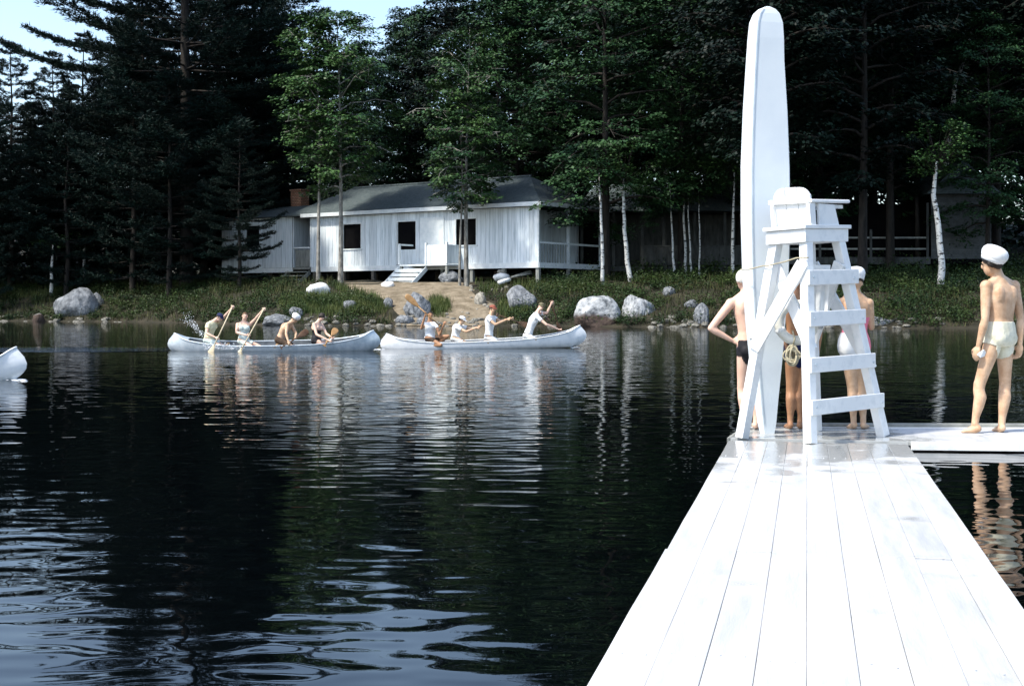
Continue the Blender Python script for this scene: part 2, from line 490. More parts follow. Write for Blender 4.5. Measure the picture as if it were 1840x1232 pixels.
for s in (-1.6, .5, 2.5, 4.4, 6.3, 8.2, 10.2):
    for k in range(NW):
        for o_ in (.25, .75):
            c = dk(s + prng.uniform(-.03, .03), -DW / 2 + (k + o_) * pw, TOP + .001)
            nmb.tube([c, c + Vector((0, 0, .0030))], .0042, 6)
tag(nmb.obj('nail_heads', M['white_paint'], dock, world=True), kind='stuff')
for t in (-.66, 0, .66):
    MB().beam(dk(-6, t, TOP - .175), dk(11.3, t, TOP - .175), .09, .1, DR).obj('stringer', M['grey_wood'], dock, world=True)

cross = thing('cross_dock', 'white swimming dock across the end of the long dock, boy standing on it', 'dock', (4.2, 11.7, 0))
def cd(f, x, z=0.0):
    """f = 0 at the near edge, 1 at the far edge"""
    near = 11.26 - .221 * (min(x, 3.3) - 2.57) - .11 * max(0, x - 3.3)
    far_ = 12.42 - .02 * (x - 2.2)
    return Vector((x, near * (1 - f) + far_ * f, z))
xc = [[1.98, 4.1, 6.3, 9.0], [1.98, 3.32, 5.4, 9.0]]
for k in range(6):
    xs = xc[k % 2] if k else [1.98, 3.31, 5.6, 9.0]
    for i in range(3):
        f0 = .026 + k * .158 + .002; f1 = f0 + .158 - .004
        dz = prng.uniform(-.003, .003); xa, xb = xs[i] + .002, xs[i + 1] - .002
        vs_ = [cd(f0, xa + (-.12 + .30 * f0) * (i == 0)), cd(f0, xb), cd(f1, xb), cd(f1, xa + (-.12 + .30 * f1) * (i == 0))]
        MB().add([v + Vector((0, 0, TOP - .035 + dz)) for v in vs_] + [v + Vector((0, 0, TOP + dz)) for v in vs_],
               [(0, 3, 2, 1), (4, 5, 6, 7), (0, 1, 5, 4), (1, 2, 6, 5), (2, 3, 7, 6), (3, 0, 4, 7)]).obj('plank', M['deck'], cross, bevel=.003, world=True)
for f_, a_, b_ in ((.012, 3.32, 9.0), (.988, 2.18, 9.0)):
    MB().beam(cd(f_, a_, TOP - .032), cd(f_, b_, TOP - .032), .026, .072, DD).obj('fascia_board', M['white_paint'], cross, bevel=.004, world=True)
MB().beam(cd(.03, 1.855, TOP - .055), cd(.97, 2.14, TOP - .055), .026, .11, DR).obj('end_board', M['grey_wood'], cross, bevel=.004, world=True)
MB().tube([cd(1.015, 2.2 + i * .4, TOP + .012) for i in range(18)], .028, 8).obj('edge_rail', M['grey_wood'], cross, smooth=True, world=True)

# ------------------------------------------------------------------ lifeguard chair
def dock_pt(px, py):
    d = F * (EYE - TOP) / (py - HY)
    return Vector(((px - HX) / F * d, d, TOP))
A0, B0, C0 = dock_pt(1333, 787), dock_pt(1456, 797), dock_pt(1587, 783)
D0 = A0 + C0 - B0
ctr = (A0 + C0) / 2
sh = Vector((-.05, 0, 0))
TZ = 1.76
def toward(p, k, z):
    q = ctr + (p - ctr) * k + sh
    return Vector((q.x, q.y, z))
A1, B1, C1, D1 = [toward(p, .44, z) for p, z in ((A0, TZ - .015), (B0, TZ), (C0, TZ + .01), (D0, TZ))]
def on(p0, p1, z):
    return p0 + (p1 - p0) * ((z - p0.z) / (p1.z - p0.z))
chair = thing('lifeguard_chair', 'tall white wooden lifeguard chair with ladder rungs standing on the dock end', 'lifeguard chair', (ctr.x, ctr.y, TOP))
WP = M['white_paint']
eAB = (B0 - A0).normalized(); eBC = (C0 - B0).normalized()
for p0, p1 in ((A0, A1), (B0, B1), (C0, C1), (D0, D1)):
    MB().beam(p0, p1, .086, .082, eBC).obj('leg', WP, chair, bevel=.006, world=True)
outBC = Vector((eBC.y, -eBC.x, 0)).normalized()
if outBC.dot(B0 - D0) < 0: outBC = -outBC
outAB = Vector((eAB.y, -eAB.x, 0)).normalized()
if outAB.dot(B0 - D0) < 0: outAB = -outAB
for zc, ex in ((1.445, .07), (1.10, .04), (.72, .035), (.375, .03)):
    b_, c_ = on(B0, B1, zc), on(C0, C1, zc)
    o_ = outBC * .059
    for e_ in (b_, c_):
        q_ = e_ + outBC * .074 + Vector((0, 0, .005))
        MB().tube([q_, q_ + outBC * .007], .011, 8).obj('bolt', M['canoe_metal'], chair, world=True)
    MB().beam(b_ - eBC * .055 + o_, c_ + eBC * ex + o_ + Vector((0, 0, .02)), .03, .125, outBC).obj('rung', WP, chair, bevel=.006, world=True)
# cross braces
def brace(pa, pb, off, wdt=.105):
    MB().beam(pa + off, pb + off, .03, wdt, off.normalized()).obj('brace', WP, chair, bevel=.005, world=True)
brace(on(B0, B1, 1.57), on(A0, A1, .84), outAB * .058, .11)
brace(on(A0, A1, 1.55), on(B0, B1, .84), -outAB * .058)
brace(on(D0, D1, 1.58), on(C0, C1, .66), outAB * -.064)
brace(on(C0, C1, 1.58), on(D0, D1, .80), outAB * .066)
brace(on(D0, D1, 1.55), on(A0, A1, .90), -outBC * .064)
# platform
def quad_slab(k, z0, z1, name, bev=.006, mat_=WP, dz=(0, 0, 0, 0)):
    q = [toward(p, k, 0) for p in (A0, B0, C0, D0)]
    mb = MB()
    mb.add([(p.x, p.y, z0 + e) for p, e in zip(q, dz)] + [(p.x, p.y, z1 + e) for p, e in zip(q, dz)],
           [(0, 3, 2, 1), (4, 5, 6, 7), (0, 1, 5, 4), (1, 2, 6, 5), (2, 3, 7, 6), (3, 0, 4, 7)])
    return mb.obj(name, mat_, chair, bevel=bev, world=True)
tl = (-.02, -.005, .015, 0)
quad_slab(.585, TZ - .01, TZ + .10, 'platform_frame', dz=tl)
quad_slab(.63, TZ + .102, TZ + .135, 'platform_board', dz=tl)
SZ = TZ + .13
# seat box: back along the AB edge, arms along the BC and AD edges, sitter faces along BC
Aq, Bq, Cq, Dq = [toward(p, .50, SZ) for p in (A0, B0, C0, D0)]
wAB = (Bq - Aq).length; fwd = eBC; lat = eAB
def seat_pt(t, f, z):      # t along A->B 0..1, f metres along the facing direction
    return Aq + (Bq - Aq) * t + fwd * f + Vector((0, 0, z))
# reclined back made of three boards with a rounded top
nb = 3
for i in range(nb):
    t0, t1 = -.04 + i * 1.08 / nb + .006, -.04 + (i + 1) * 1.08 / nb - .006
    ring_f, ring_b = [], []
    prof = [(0.0, t0), (0.0, t1)]
    def toph(t): return .325 - .075 * (abs(t - .5) * 1.85) ** 5
    pts = [(t0, 0.0), (t1, 0.0)] + [(t1 + (t0 - t1) * q / 5, toph(t1 + (t0 - t1) * q / 5)) for q in range(6)]
    mb = MB()
    fr = [seat_pt(t, .10 - z * .16, z) for t, z in pts]; bk = [p - fwd * .026 for p in fr]
    n = len(pts)
    mb.add(fr + bk, [tuple(range(n)), tuple(range(2 * n - 1, n - 1, -1))] + [(k, k + n, (k + 1) % n + n, (k + 1) % n) for k in range(n)])
    mb.obj('back_board', WP, chair, bevel=.005, world=True)
MB().beam(seat_pt(-.16, .035, .205), seat_pt(1.02, .035, .205), .03, .04, fwd).obj('back_batten', WP, chair, bevel=.004, world=True)
for t, e in ((1.03, .0), (-.04, 0)):
    MB().beam(seat_pt(t, .07, 0), seat_pt(t, .05, .185), .075, .035, fwd).obj('arm_post', WP, chair, bevel=.004, world=True)
    # side panel, tapering towards the front
    mb = MB(); pts = [(.155, .0), (.43, .0), (.36, .187), (.145, .187)]
    o0 = lat * .012
    fr = [seat_pt(t, f, z) - o0 for f, z in pts]; bk = [p + o0 * 2 for p in fr]
    mb.add(fr + bk, [(0, 1, 2, 3), (7, 6, 5, 4)] + [(k, k + 4, (k + 1) % 4 + 4, (k + 1) % 4) for k in range(4)])
    mb.obj('side_panel', WP, chair, bevel=.004, world=True)
    MB().beam(seat_pt(t, .03, .203), seat_pt(t, .56, .222), .06, .03, lat).obj('armrest', WP, chair, bevel=.012, world=True)
mb = MB()
fr = [seat_pt(t, f, .16) for t, f in ((.02, .12), (.98, .12), (.98, .52), (.02, .52))]
mb.add(fr + [p + Vector((0, 0, .03)) for p in fr], [(0, 3, 2, 1), (4, 5, 6, 7), (0, 1, 5, 4), (1, 2, 6, 5), (2, 3, 7, 6), (3, 0, 4, 7)])
mb.obj('seat', WP, chair, bevel=.004, world=True)

# ------------------------------------------------------------------ rescue board standing on its tail
OUT = [(13, 1374, 1382), (18, 1362, 1394), (26, 1353, 1402), (42, 1346, 1408), (70, 1343, 1410), (110, 1340, 1411), (200, 1334, 1417), (300, 1330, 1421), (400, 1330, 1422),
       (500, 1333, 1419), (580, 1339, 1413), (650, 1347, 1406), (720, 1356, 1398), (760, 1362, 1394), (779, 1367, 1390)]
bd = 11.86
bn = Vector((math.sin(R(13)), -math.cos(R(13)), 0)); bs = Vector((bn.y * -1, bn.x, 0))   # face normal, sideways
if bs.x < 0: bs = -bs
board = thing('rescue_board', 'tall white paddle board standing on end against the lifeguard chair', 'paddle board', (P(1379, 779, bd).x, bd, TOP))
th = .105
fr_l, fr_r = [], []
rings = []
for py, l, r in OUT[::-1]:
    pxm = F / bd
    wid = max(.012, ((r - l) / pxm - th * .22 * min(1, (r - l) / 70)) / math.cos(R(13)))
    c = P((l + r) / 2, py, bd); c.y = bd
    t_ = th * min(1, (.35 + (r - l) / 90))
    if py < 60: t_ *= .78 + .22 * (py - 13) / 47
    ring = []
    for u, v in ((-.5, -.38), (-.485, -.5), (.485, -.5), (.5, -.38), (.5, .25), (.45, .5), (-.37, .5), (-.5, .10)):
        crown = .010 * (1 if v > .4 else 0)
        ring.append(c + bs * (u * wid) + bn * (v * t_ + crown))
    rings.append(ring)
MB().rings(rings).obj('hull', M['board_paint'], board, bevel=.0, world=True)
mb = MB()
for i in range(1, len(rings) - 2):
    for sgn, u in ((1, (6, 5)),):
        a = rings[i][7] * .0 + rings[i][6]; b = rings[i + 1][6]
        mb.beam(a + bn * .003 + bs * .012, b + bn * .003 + bs * .012, .010, .004, bs)
mb.obj('edge_seam', M['canoe_metal'], board, world=True)
fp = [rings[0][0] - bn * .02, rings[2][0] - bn * .02, rings[2][0] - bn * .16, rings[1][0] - bn * .2]
o0 = bs * .008
MB().add([p - o0 + bs * .1 for p in fp] + [p + o0 + bs * .1 for p in fp], [(0, 1, 2, 3), (7, 6, 5, 4)] + [(k, k + 4, (k + 1) % 4 + 4, (k + 1) % 4) for k in range(4)]).obj('fin', M['board_paint'], board, world=True)

# rope lashing the board to the chair
zr = EYE + (HY - 482) / F * 11.5
a_ = on(A0, A1, zr + .02); b_ = on(B0, B1, zr + .08)
lp = [P(1331, 484, 11.72), P(1345, 484, 11.68), a_ + outAB * .06 - eAB * .05, a_ + outAB * .075, (a_ + b_) / 2 + outAB * .07, b_ + outAB * .075 - eAB * .05, b_ + outAB * .07 + eAB * .06]
tag(MB().tube(lp, .006, 6).obj('rope', M['rope'], smooth=True), 'thin rope tied round the tall board and the chair leg', 'rope')

# ------------------------------------------------------------------ people
def unit(v): return Vector(v).normalized()

def seg_t(V, a, b):
    a = np.array(a); b = np.array(b); ab = b - a
    t = ((V - a) @ ab) / max(1e-9, ab @ ab)
    tc = np.clip(t, 0, 1)
    d = np.linalg.norm(V - (a + tc[:, None] * ab), axis=1)
    return t, d

def add_hand(mb, wr, h, thumb, side, S, curl, fine):
    """palm, four fingers and a thumb; side = +1 right, -1 left"""
    h = unit(h); thumb = Vector(thumb); thumb = (thumb - h * thumb.dot(h))
    thumb = thumb.normalized() if thumb.length > 1e-3 else h.orthogonal().normalized()
    p = -h.cross(thumb) * side
    pc = wr + h * .028 * S
    mb.ball(pc, 0, 10, 7, (thumb * .024 * S, p * .0125 * S, h * .034 * S))
    for k in range(4):
        off = (.0165 - .011 * k) * S
        b = wr + h * (.052 - .003 * abs(k - 1.3)) * S + thumb * off
        Lf = (.040, .045, .042, .033)[k] * S
        pts, a, q = [wr + h * .03 * S + thumb * off * .8, b], 0, b
        for fr_, c_ in ((.45, .35), (.32, .45), (.23, .3)):
            a += curl * c_
            q = q + (h * math.cos(a) + p * math.sin(a)) * Lf * fr_
            pts.append(q)
        r = .0054 * S
        mb.tube(pts, [r * 1.1, r * 1.08, r, r * .93, r * .75], 7)
    tb = wr + h * .012 * S + thumb * .014 * S
    t1 = tb + (thumb * .8 + h * .75 + p * .25).normalized() * .024 * S
    t2 = t1 + (thumb * .25 + h * .9 + p * (.25 + .3 * curl)).normalized() * .020 * S
    t3 = t2 + (h * .9 + p * (.3 + .4 * curl)).normalized() * .014 * S
    mb.tube([tb, t1, t2, t3], [.0085 * S, .0070 * S, .0060 * S, .0046 * S], 7)

def figure(label, base, J, S, skin, vox=.012, group=None, hf=(0, 1, 0), hup=None, clothes=(), hair=None, hat=None, bend=(0, 0, 0), fem=False, curl=(1.2, 1.2),
           thumb=(None, None), handdir=(None, None), fine=False, eyes=True, hips_w=1.0):
    root = thing('person', label, 'person', base, 0, group)
    O = Vector(base)
    J = {k: Vector(v) - O for k, v in J.items()}
    mb = MB()
    pel, neck = J['pelvis'], J['neck']
    bend = Vector(bend)
    mid = (pel + neck) / 2 + bend
    def spine(t):
        if t < 0: return pel + (2 * (mid - pel)).normalized() * t * (neck - pel).length
        return pel * (1 - t) ** 2 + mid * 2 * t * (1 - t) + neck * t * t
    hl, hr = J['hipL'], J['hipR']; sl, sr = J['shL'], J['shR']
    lat_h, lat_s = unit(hr - hl), unit(sr - sl)
    shw = (sr - sl).length / 2
    T = [(-.17, .062, .056), (-.08, .090, .066), (.02, .096, .068), (.14, .091, .062), (.30, .079, .054), (.45, .084, .059), (.62, .096, .064), (.76, .100, .063), (.86, .094, .053), (.94, .062, .043), (1.0, .040, .038)]
    if fem: T = [(t, a * (1.0 if t > .5 else 1.04 if t < .15 else .92), b) for t, a, b in T]
    rings = []
    for t, a, b in T:
        c = spine(t); tn = unit(spine(min(1, t + .05)) - spine(t - .05))
        la = lat_h.lerp(lat_s, min(1, max(0, t / .85))); la = unit(la - tn * la.dot(tn)); fw = tn.cross(la)
        ka = a * S * (shw / (.112 * S) if t > .7 else 1) * (hips_w if t < .2 else 1)
        if t > .7: ka = min(ka, a * S * 1.05)
        rings.append([c + la * ka * math.copysign(abs(math.cos(q)) ** .8, math.cos(q)) + fw * b * S * math.copysign(abs(math.sin(q)) ** .9, math.sin(q)) for q in [2 * math.pi * k / 18 for k in range(18)]])
    mb.rings(rings)
    tn = unit(spine(.1) - spine(0)); fw_p = tn.cross(unit(lat_h - tn * lat_h.dot(tn)))
    tn2 = unit(spine(.9) - spine(.7)); fw_s = tn2.cross(unit(lat_s - tn2 * lat_s.dot(tn2)))
    for q in (hl, hr):
        mb.ball(q - fw_p * .028 * S - tn * .004 * S, .042 * S, 12, 8)
    for sgn, q in ((-1, sl), (1, sr)):       # shoulder blades, chest
        cc = spine(.72) + lat_s * sgn * .048 * S
        mb.ball(cc - fw_s * .046 * S, 0, 10, 7, (lat_s * .034 * S, fw_s * .02 * S, tn2 * .05 * S))
        mb.ball(spine(.70) + lat_s * sgn * .045 * S + fw_s * (.045 + (.016 if fem else 0)) * S, 0, 10, 7, (lat_s * .045 * S, fw_s * .022 * S, tn2 * .038 * S))
    # trapezius
    for q in (sl, sr):
        mb.tube([spine(1.0), spine(.95).lerp(q, .5) + tn2 * .006 * S, q], [.034 * S, .030 * S, .024 * S], 10)
    head = J['head']; hfv = unit(hf)
    up = unit(hup) if hup is not None else unit((head - neck).normalized() + Vector((0, 0, .8)))
    up = unit(up - hfv * up.dot(hfv)) if abs(up.dot(hfv)) < .95 else up
    hs_ = hfv.cross(up)
    mb.tube([neck - tn2 * .02 * S, neck.lerp(head, .5), head - hfv * .008 * S], [.040 * S, .033 * S, .032 * S], 12)
    mb.ball(head + up * .012 * S - hfv * .004 * S, 0, 16, 12, (hs_ * .044 * S, hfv * .055 * S, up * .053 * S))
    mb.ball(head - up * .026 * S + hfv * .016 * S, 0, 14, 10, (hs_ * .035 * S, hfv * .036 * S, up * .040 * S))
    mb.ball(head - up * .008 * S + hfv * .055 * S, 0, 8, 6, (hs_ * .0085 * S, hfv * .013 * S, up * .016 * S))
    mb.ball(head + up * .012 * S + hfv * .047 * S, 0, 8, 6, (hs_ * .027 * S, hfv * .008 * S, up * .006 * S))
    for sg in (-1, 1):
        mb.ball(head + hs_ * sg * .045 * S - hfv * .006 * S - up * .004 * S, 0, 8, 6, (hs_ * .006 * S, hfv * .011 * S + hs_ * sg * .006 * S, up * .018 * S))
    for sg, s_ in ((-1, 'L'), (1, 'R')):
        sh_, el, wr = J['sh' + s_], J['el' + s_], J['wr' + s_]
        mb.ball(sh_, .034 * S, 12, 8)
        mb.tube([sh_, sh_.lerp(el, .35), sh_.lerp(el, .7), el], [.031 * S, .0285 * S, .025 * S, .0205 * S], 12)
        mb.ball(el, .0208 * S, 10, 7)
        mb.tube([el, el.lerp(wr, .25), el.lerp(wr, .6), wr], [.0205 * S, .0235 * S, .0190 * S, .0140 * S], 12)
        hd = handdir[0 if sg < 0 else 1] or (wr - el)
        tb = thumb[0 if sg < 0 else 1] or fw_p
        add_hand(mb, wr, hd, tb, sg, S, curl[0 if sg < 0 else 1], fine)
        hp, kn, an, to = J['hip' + s_], J['kn' + s_], J['an' + s_], J['to' + s_]
        mb.tube([hp, hp.lerp(kn, .2), hp.lerp(kn, .45), hp.lerp(kn, .75), kn], [.046 * S, .047 * S, .0425 * S, .035 * S, .0305 * S], 14)
        mb.ball(kn, .0325 * S, 12, 8)
        sdir = unit(an - kn); fdir = unit(to - an); bk = -(fdir - sdir * fdir.dot(sdir))
        bk = bk.normalized() if bk.length > 1e-3 else Vector((0, 0, 0))
        mb.tube([kn, kn.lerp(an, .15), kn.lerp(an, .32) + bk * .012 * S, kn.lerp(an, .55) + bk * .007 * S, kn.lerp(an, .82), an], [.0310 * S, .0310 * S, .0340 * S, .0290 * S, .0205 * S, .0195 * S], 14)
        mb.ball(an, .021 * S, 10, 7)
        heel = an - unit(fdir - sdir * fdir.dot(sdir)) * .018 * S + sdir * .024 * S if bk.length else an
        mb.ball(heel, .0205 * S, 10, 7)
        side_ = unit(fdir.cross(sdir)) if fdir.cross(sdir).length > 1e-3 else Vector((1, 0, 0))
        nrm = side_.cross(fdir)
        ball_ = heel.lerp(to, .66)
        rr = []
        for c, a, b in ((heel, .018, .019), (heel.lerp(to, .3), .022, .024), (ball_, .028, .0155), (heel.lerp(to, .88), .027, .010)):
            rr.append([c + side_ * a * S * math.cos(q) + nrm * b * S * math.sin(q) for q in [2 * math.pi * k / 12 for k in range(12)]])
        mb.rings(rr)
        for k in range(5):
            o_ = side_ * (k - 2) * .0105 * S
            mb.tube([ball_ + o_, heel.lerp(to, .88) + o_, to + o_ - fdir * abs(k - 1) * .004 * S], [.0085 * S, .0075 * S, .0058 * S], 6)
    me0 = mb.mesh('person_body', skin)
    tmp = link(bpy.data.objects.new('tmp', me0))
    r_ = tmp.modifiers.new('r', 'REMESH'); r_.mode = 'VOXEL'; r_.voxel_size = vox
    s_ = tmp.modifiers.new('s', 'SMOOTH'); s_.factor = .5; s_.iterations = 3 if vox > .01 else 6
    dg = bpy.context.evaluated_depsgraph_get()
    me = bpy.data.meshes.new_from_object(tmp.evaluated_get(dg))
    bpy.data.objects.remove(tmp)
    me.name = 'body'
    me.polygons.foreach_set('use_smooth', [True] * len(me.polygons))
    if not me.materials: me.materials.append(skin)
    body = mesh_obj('body', me, root)
    n = len(me.vertices)
    V = np.empty(n * 3); me.vertices.foreach_get('co', V); V = V.reshape(-1, 3)
    Nn = np.empty(n * 3); me.vertices.foreach_get('normal', Nn); Nn = Nn.reshape(-1, 3)
    bones = [('torso', spine(-.15), neck, .085 * S), ('head', neck.lerp(head, .6), head + up * .03 * S, .05 * S)]
    for s2 in 'LR':
        bones += [('ua', J['sh' + s2], J['el' + s2], .028 * S), ('fa', J['el' + s2], J['wr' + s2] + (J['wr' + s2] - J['el' + s2]).normalized() * .08, .02 * S),
                  ('th', J['hip' + s2], J['kn' + s2], .045 * S), ('sn', J['kn' + s2], J['an' + s2], .03 * S)]
    ts, ds = zip(*[seg_t(V, b[1], b[2]) for b in bones])
    ds = np.stack([d - b[3] for d, b in zip(ds, bones)]); ts = np.stack(ts)
    own = ds.argmin(0); tt = ts[own, np.arange(n)]
    names = np.array([b[0] for b in bones])[own]
    ttor = ts[0]
    latc = (V - np.array(pel)) @ np.array(lat_h)
    hrel = V - np.array(head)
    hup_, hfw_ = hrel @ np.array(up), hrel @ np.array(hfv)
    ctx = dict(n=names, t=tt, tt=ttor, lat=latc, hu=hup_ / S, hf=hfw_ / S, hd=np.linalg.norm(hrel, axis=1) / S)
    polys = [tuple(p.vertices) for p in me.polygons]
    def shell(name, mask, off, m_):
        fs = [p for p in polys if all(mask[i] for i in p)]
        if not fs: return None
        used = sorted({i for f in fs for i in f}); mp = {i: k for k, i in enumerate(used)}
        k0 = len(used)
        ec = {}
        for f in fs:
            for a, b in zip(f, f[1:] + f[:1]): ec[(a, b)] = 1
        rim = [(a, b) for (a, b) in ec if (b, a) not in ec]
        rv = sorted({i for e in rim for i in e}); rm = {i: k0 + k for k, i in enumerate(rv)}
        Vs = [V[i] + Nn[i] * off for i in used] + [V[i] - Nn[i] * .002 for i in rv]
        Fs = [tuple(mp[i] for i in f) for f in fs] + [(mp[b], mp[a], rm[a], rm[b]) for a, b in rim]
        m2 = bpy.data.meshes.new(name); m2.from_pydata([tuple(v) for v in Vs], [], Fs)
        m2.polygons.foreach_set('use_smooth', [True] * len(Fs)); m2.materials.append(m_)
        return mesh_obj(name, m2, root)
    for name, fn, off, m_ in clothes:
        shell(name, fn(ctx), off, m_)
    if hair:
        hm, lo = hair
        shell('hair', (ctx['n'] == 'head') & ((ctx['hu'] * 1.0 - ctx['hf'] * .75) > lo) & (ctx['hd'] < .11), .006 * S / 1.6, hm)
    if eyes:
        for sg in (-1, 1):
            MB().ball(head + hs_ * sg * .018 * S + hfv * .0475 * S + up * .003 * S, 0, 8, 6, (hs_ * .0065 * S, hfv * .006 * S, up * .004 * S)).obj('eye', M['eye'], root, smooth=True)
        MB().ball(head + hfv * .0485 * S - up * .031 * S, 0, 8, 6, (hs_ * .010 * S, hfv * .004 * S, up * .0025 * S)).obj('mouth', M['lip'], root, smooth=True)
    if hat:
        kind, hm, tilt = hat
        u2 = unit(up + hs_ * tilt[0] - hfv * tilt[1]); f2 = unit(hfv - u2 * hfv.dot(u2)); s2v = f2.cross(u2)
        def lathe(prof, c, sx=1.0, sy=1.18, nn=20):
            return MB().rings([[c + (s2v * math.cos(a) * sx + f2 * math.sin(a) * sy) * r * S + u2 * z * S for a in [2 * math.pi * k / nn for k in range(nn)]] for r, z in prof])
        if kind == 'sailor':
            c = head + up * .017 * S
            lathe([(.046, -.004), (.052, .002), (.062, .018), (.067, .038), (.064, .058), (.052, .074), (.032, .083), (.012, .086)], c, 1.0, 1.12).obj('hat', hm, root, smooth=True)
            lathe([(.047, -.006), (.053, -.006), (.058, .008), (.061, .024), (.058, .024), (.052, .008)], c, 1.0, 1.12).obj('hat_brim', hm, root, smooth=True)
        else:
            c = head + up * .018 * S
            lathe([(.049, .0), (.050, .012), (.047, .028), (.040, .040), (.026, .050), (.010, .054)], c).obj('cap', hm, root, smooth=True)
            mbv = MB(); arcs = []
            for q, (ext, dr) in enumerate(((0, 0), (.026, -.002), (.045, -.010))):
                arcs.append([c + s2v * math.cos(a) * .046 * S + f2 * (math.sin(a) * (.054 + ext)) * S + u2 * (.006 + dr) * S for a in [R(18) + R(144) * k / 10 for k in range(11)]])
            vs_ = [p for r in arcs for p in r]; n_ = len(vs_)
            fs_ = [(i * 11 + k, i * 11 + k + 1, (i + 1) * 11 + k + 1, (i + 1) * 11 + k) for i in range(2) for k in range(10)]
            mbv.add(vs_ + [p - u2 * .004 * S for p in vs_], fs_ + [tuple(x + n_ for x in f[::-1]) for f in fs_])
            mbv.obj('visor', hm, root, smooth=True)
    return root

is_ = lambda c, *k: np.isin(c['n'], k)
def shorts(lo_thigh=.30, top=.27):
    return lambda c: (is_(c, 'torso') & (c['tt'] < top)) | (is_(c, 'th') & (c['t'] < lo_thigh) & (c['tt'] < top))
def pants(top=.24):
    return lambda c: (is_(c, 'torso') & (c['tt'] < top)) | (is_(c, 'th') & (c['tt'] < top)) | (is_(c, 'sn') & (c['t'] < .95))
def tee(bot=.2, sleeve=.55):
    return lambda c: (is_(c, 'torso') & (c['tt'] > bot) & (c['tt'] < .985)) | (is_(c, 'ua') & (c['t'] < sleeve))
def suit(top=.80):
    return lambda c: (is_(c, 'torso') & (c['tt'] < top)) | (is_(c, 'th') & (c['t'] < .16))

# --- the boy on the cross dock
D = 11.95
def Q(px, py, dy=0.0, d=None): 
    dd = (d or D) + dy
    return P(px, py, dd)
J = dict(pelvis=Q(1797, 603), neck=Q(1796, 502, .02), head=Q(1783, 474, .0), shL=Q(1772, 514, -.07), shR=Q(1822, 514, .10), elL=Q(1770, 574, -.12), wrL=Q(1758, 622, -.10),
         elR=Q(1834, 574, .06), wrR=Q(1833, 618, .02), hipL=Q(1787, 606, -.04), hipR=Q(1805, 606, .05), knL=Q(1760, 690, -.02), anL=Q(1752, 761, -.06), toL=Q(1726, 777, -.02),
         knR=Q(1806, 690, .06), anR=Q(1800, 761, .01), toR=Q(1789, 774, .17))
figure('boy in white sailor hat and cream swim trunks standing on the cross dock', Q(1780, 776), J, 1.64, M['skin'], .0075, hf=(-.72, .66, -.12), hup=(-.05, 0, 1),
       clothes=[('swim_trunks', shorts(.17, .345), .007, M['cloth_cream'])], hair=(M['hair_dark'], -.012), hat=('sailor', M['cloth_white'], (.14, .58)), bend=(0, -.02, 0), curl=(1.3, 1.1),
       thumb=((-.6, .8, 0), (-.6, .8, 0)), handdir=((-.30, .05, -1), (-.10, .05, -1)), fine=True)
# the white paper in his hand
pc = Q(1761, 637, -.155)
mbp = MB()
pts = [pc + Vector((x, y, z)) for x, y, z in ((-.03, -.01, .0), (.03, -.02, .045), (.055, .005, .02), (.04, .0, -.015), (.0, -.012, -.028))]
mbp.add(pts + [p + Vector((.004, .022, .003)) for p in pts], [(0, 1, 2, 3, 4), (9, 8, 7, 6, 5)] + [(k, k + 5, (k + 1) % 5 + 5, (k + 1) % 5) for k in range(5)])
tag(mbp.obj('crumpled_paper', M['cloth_white'], bevel=.004), 'crumpled white paper held in the left hand of the boy with the sailor hat', 'paper')

# --- swimmers behind the chair
D = 12.2
J = dict(pelvis=Q(1350, 624), neck=Q(1343, 525), head=Q(1336, 503), shL=Q(1313, 545, -.02), shR=Q(1371, 546, .05), elL=Q(1277, 590, -.06), wrL=Q(1316, 612, -.02),
         elR=Q(1400, 592, .05), wrR=Q(1385, 640, .1), hipL=Q(1338, 628, -.02), hipR=Q(1362, 628, .02), knL=Q(1333, 698, .04), anL=Q(1338, 757, .0), toL=Q(1332, 766, .19),
         knR=Q(1362, 698, .04), anR=Q(1358, 757, .0), toR=Q(1366, 766, .19))
figure('swimmer in white bathing cap and black trunks, hand on hip behind the tall board', Q(1350, 771), J, 1.44, M['skin_pale'], .009, hf=(-.25, .95, -.1),
       clothes=[('swim_trunks', shorts(.16, .26), .008, M['cloth_black'])], hair=(M['rubber_white'], .0), curl=(.5, .8), handdir=((.95, .05, -.15), None), thumb=((0, .4, .9), None))
D = 12.22
J = dict(pelvis=Q(1436, 624), neck=Q(1436, 527), head=Q(1436, 505), shL=Q(1407, 548), shR=Q(1465, 548), elL=Q(1402, 590, .02), wrL=Q(1412, 620, -.1),
         elR=Q(1472, 592, .02), wrR=Q(1468, 640, .05), hipL=Q(1424, 628), hipR=Q(1448, 628), knL=Q(1421, 698, .03), anL=Q(1420, 757), toL=Q(1414, 766, .19),
         knR=Q(1440, 698, .03), anR=Q(1438, 757), toR=Q(1446, 766, .19))
figure('tanned swimmer in navy trunks standing behind the life ring and the chair', Q(1436, 771), J, 1.44, M['skin_tan'], .009, hf=(.1, 1, -.05),
       clothes=[('swim_trunks', shorts(.3, .28), .009, M['cloth_navy'])], hair=(M['hair_dark'], -.02), curl=(.8, .8))
J = dict(pelvis=Q(1535, 624), neck=Q(1536, 527), head=Q(1537, 508), shL=Q(1510, 545), shR=Q(1561, 545), elL=Q(1499, 580, .05), wrL=Q(1512, 550, .15),
         elR=Q(1566, 588, .02), wrR=Q(1556, 560, .14), hipL=Q(1524, 628), hipR=Q(1547, 628), knL=Q(1531, 698, .03), anL=Q(1534, 757), toL=Q(1526, 767, .16),
         knR=Q(1549, 698, .03), anR=Q(1551, 757), toR=Q(1556, 766, .19))
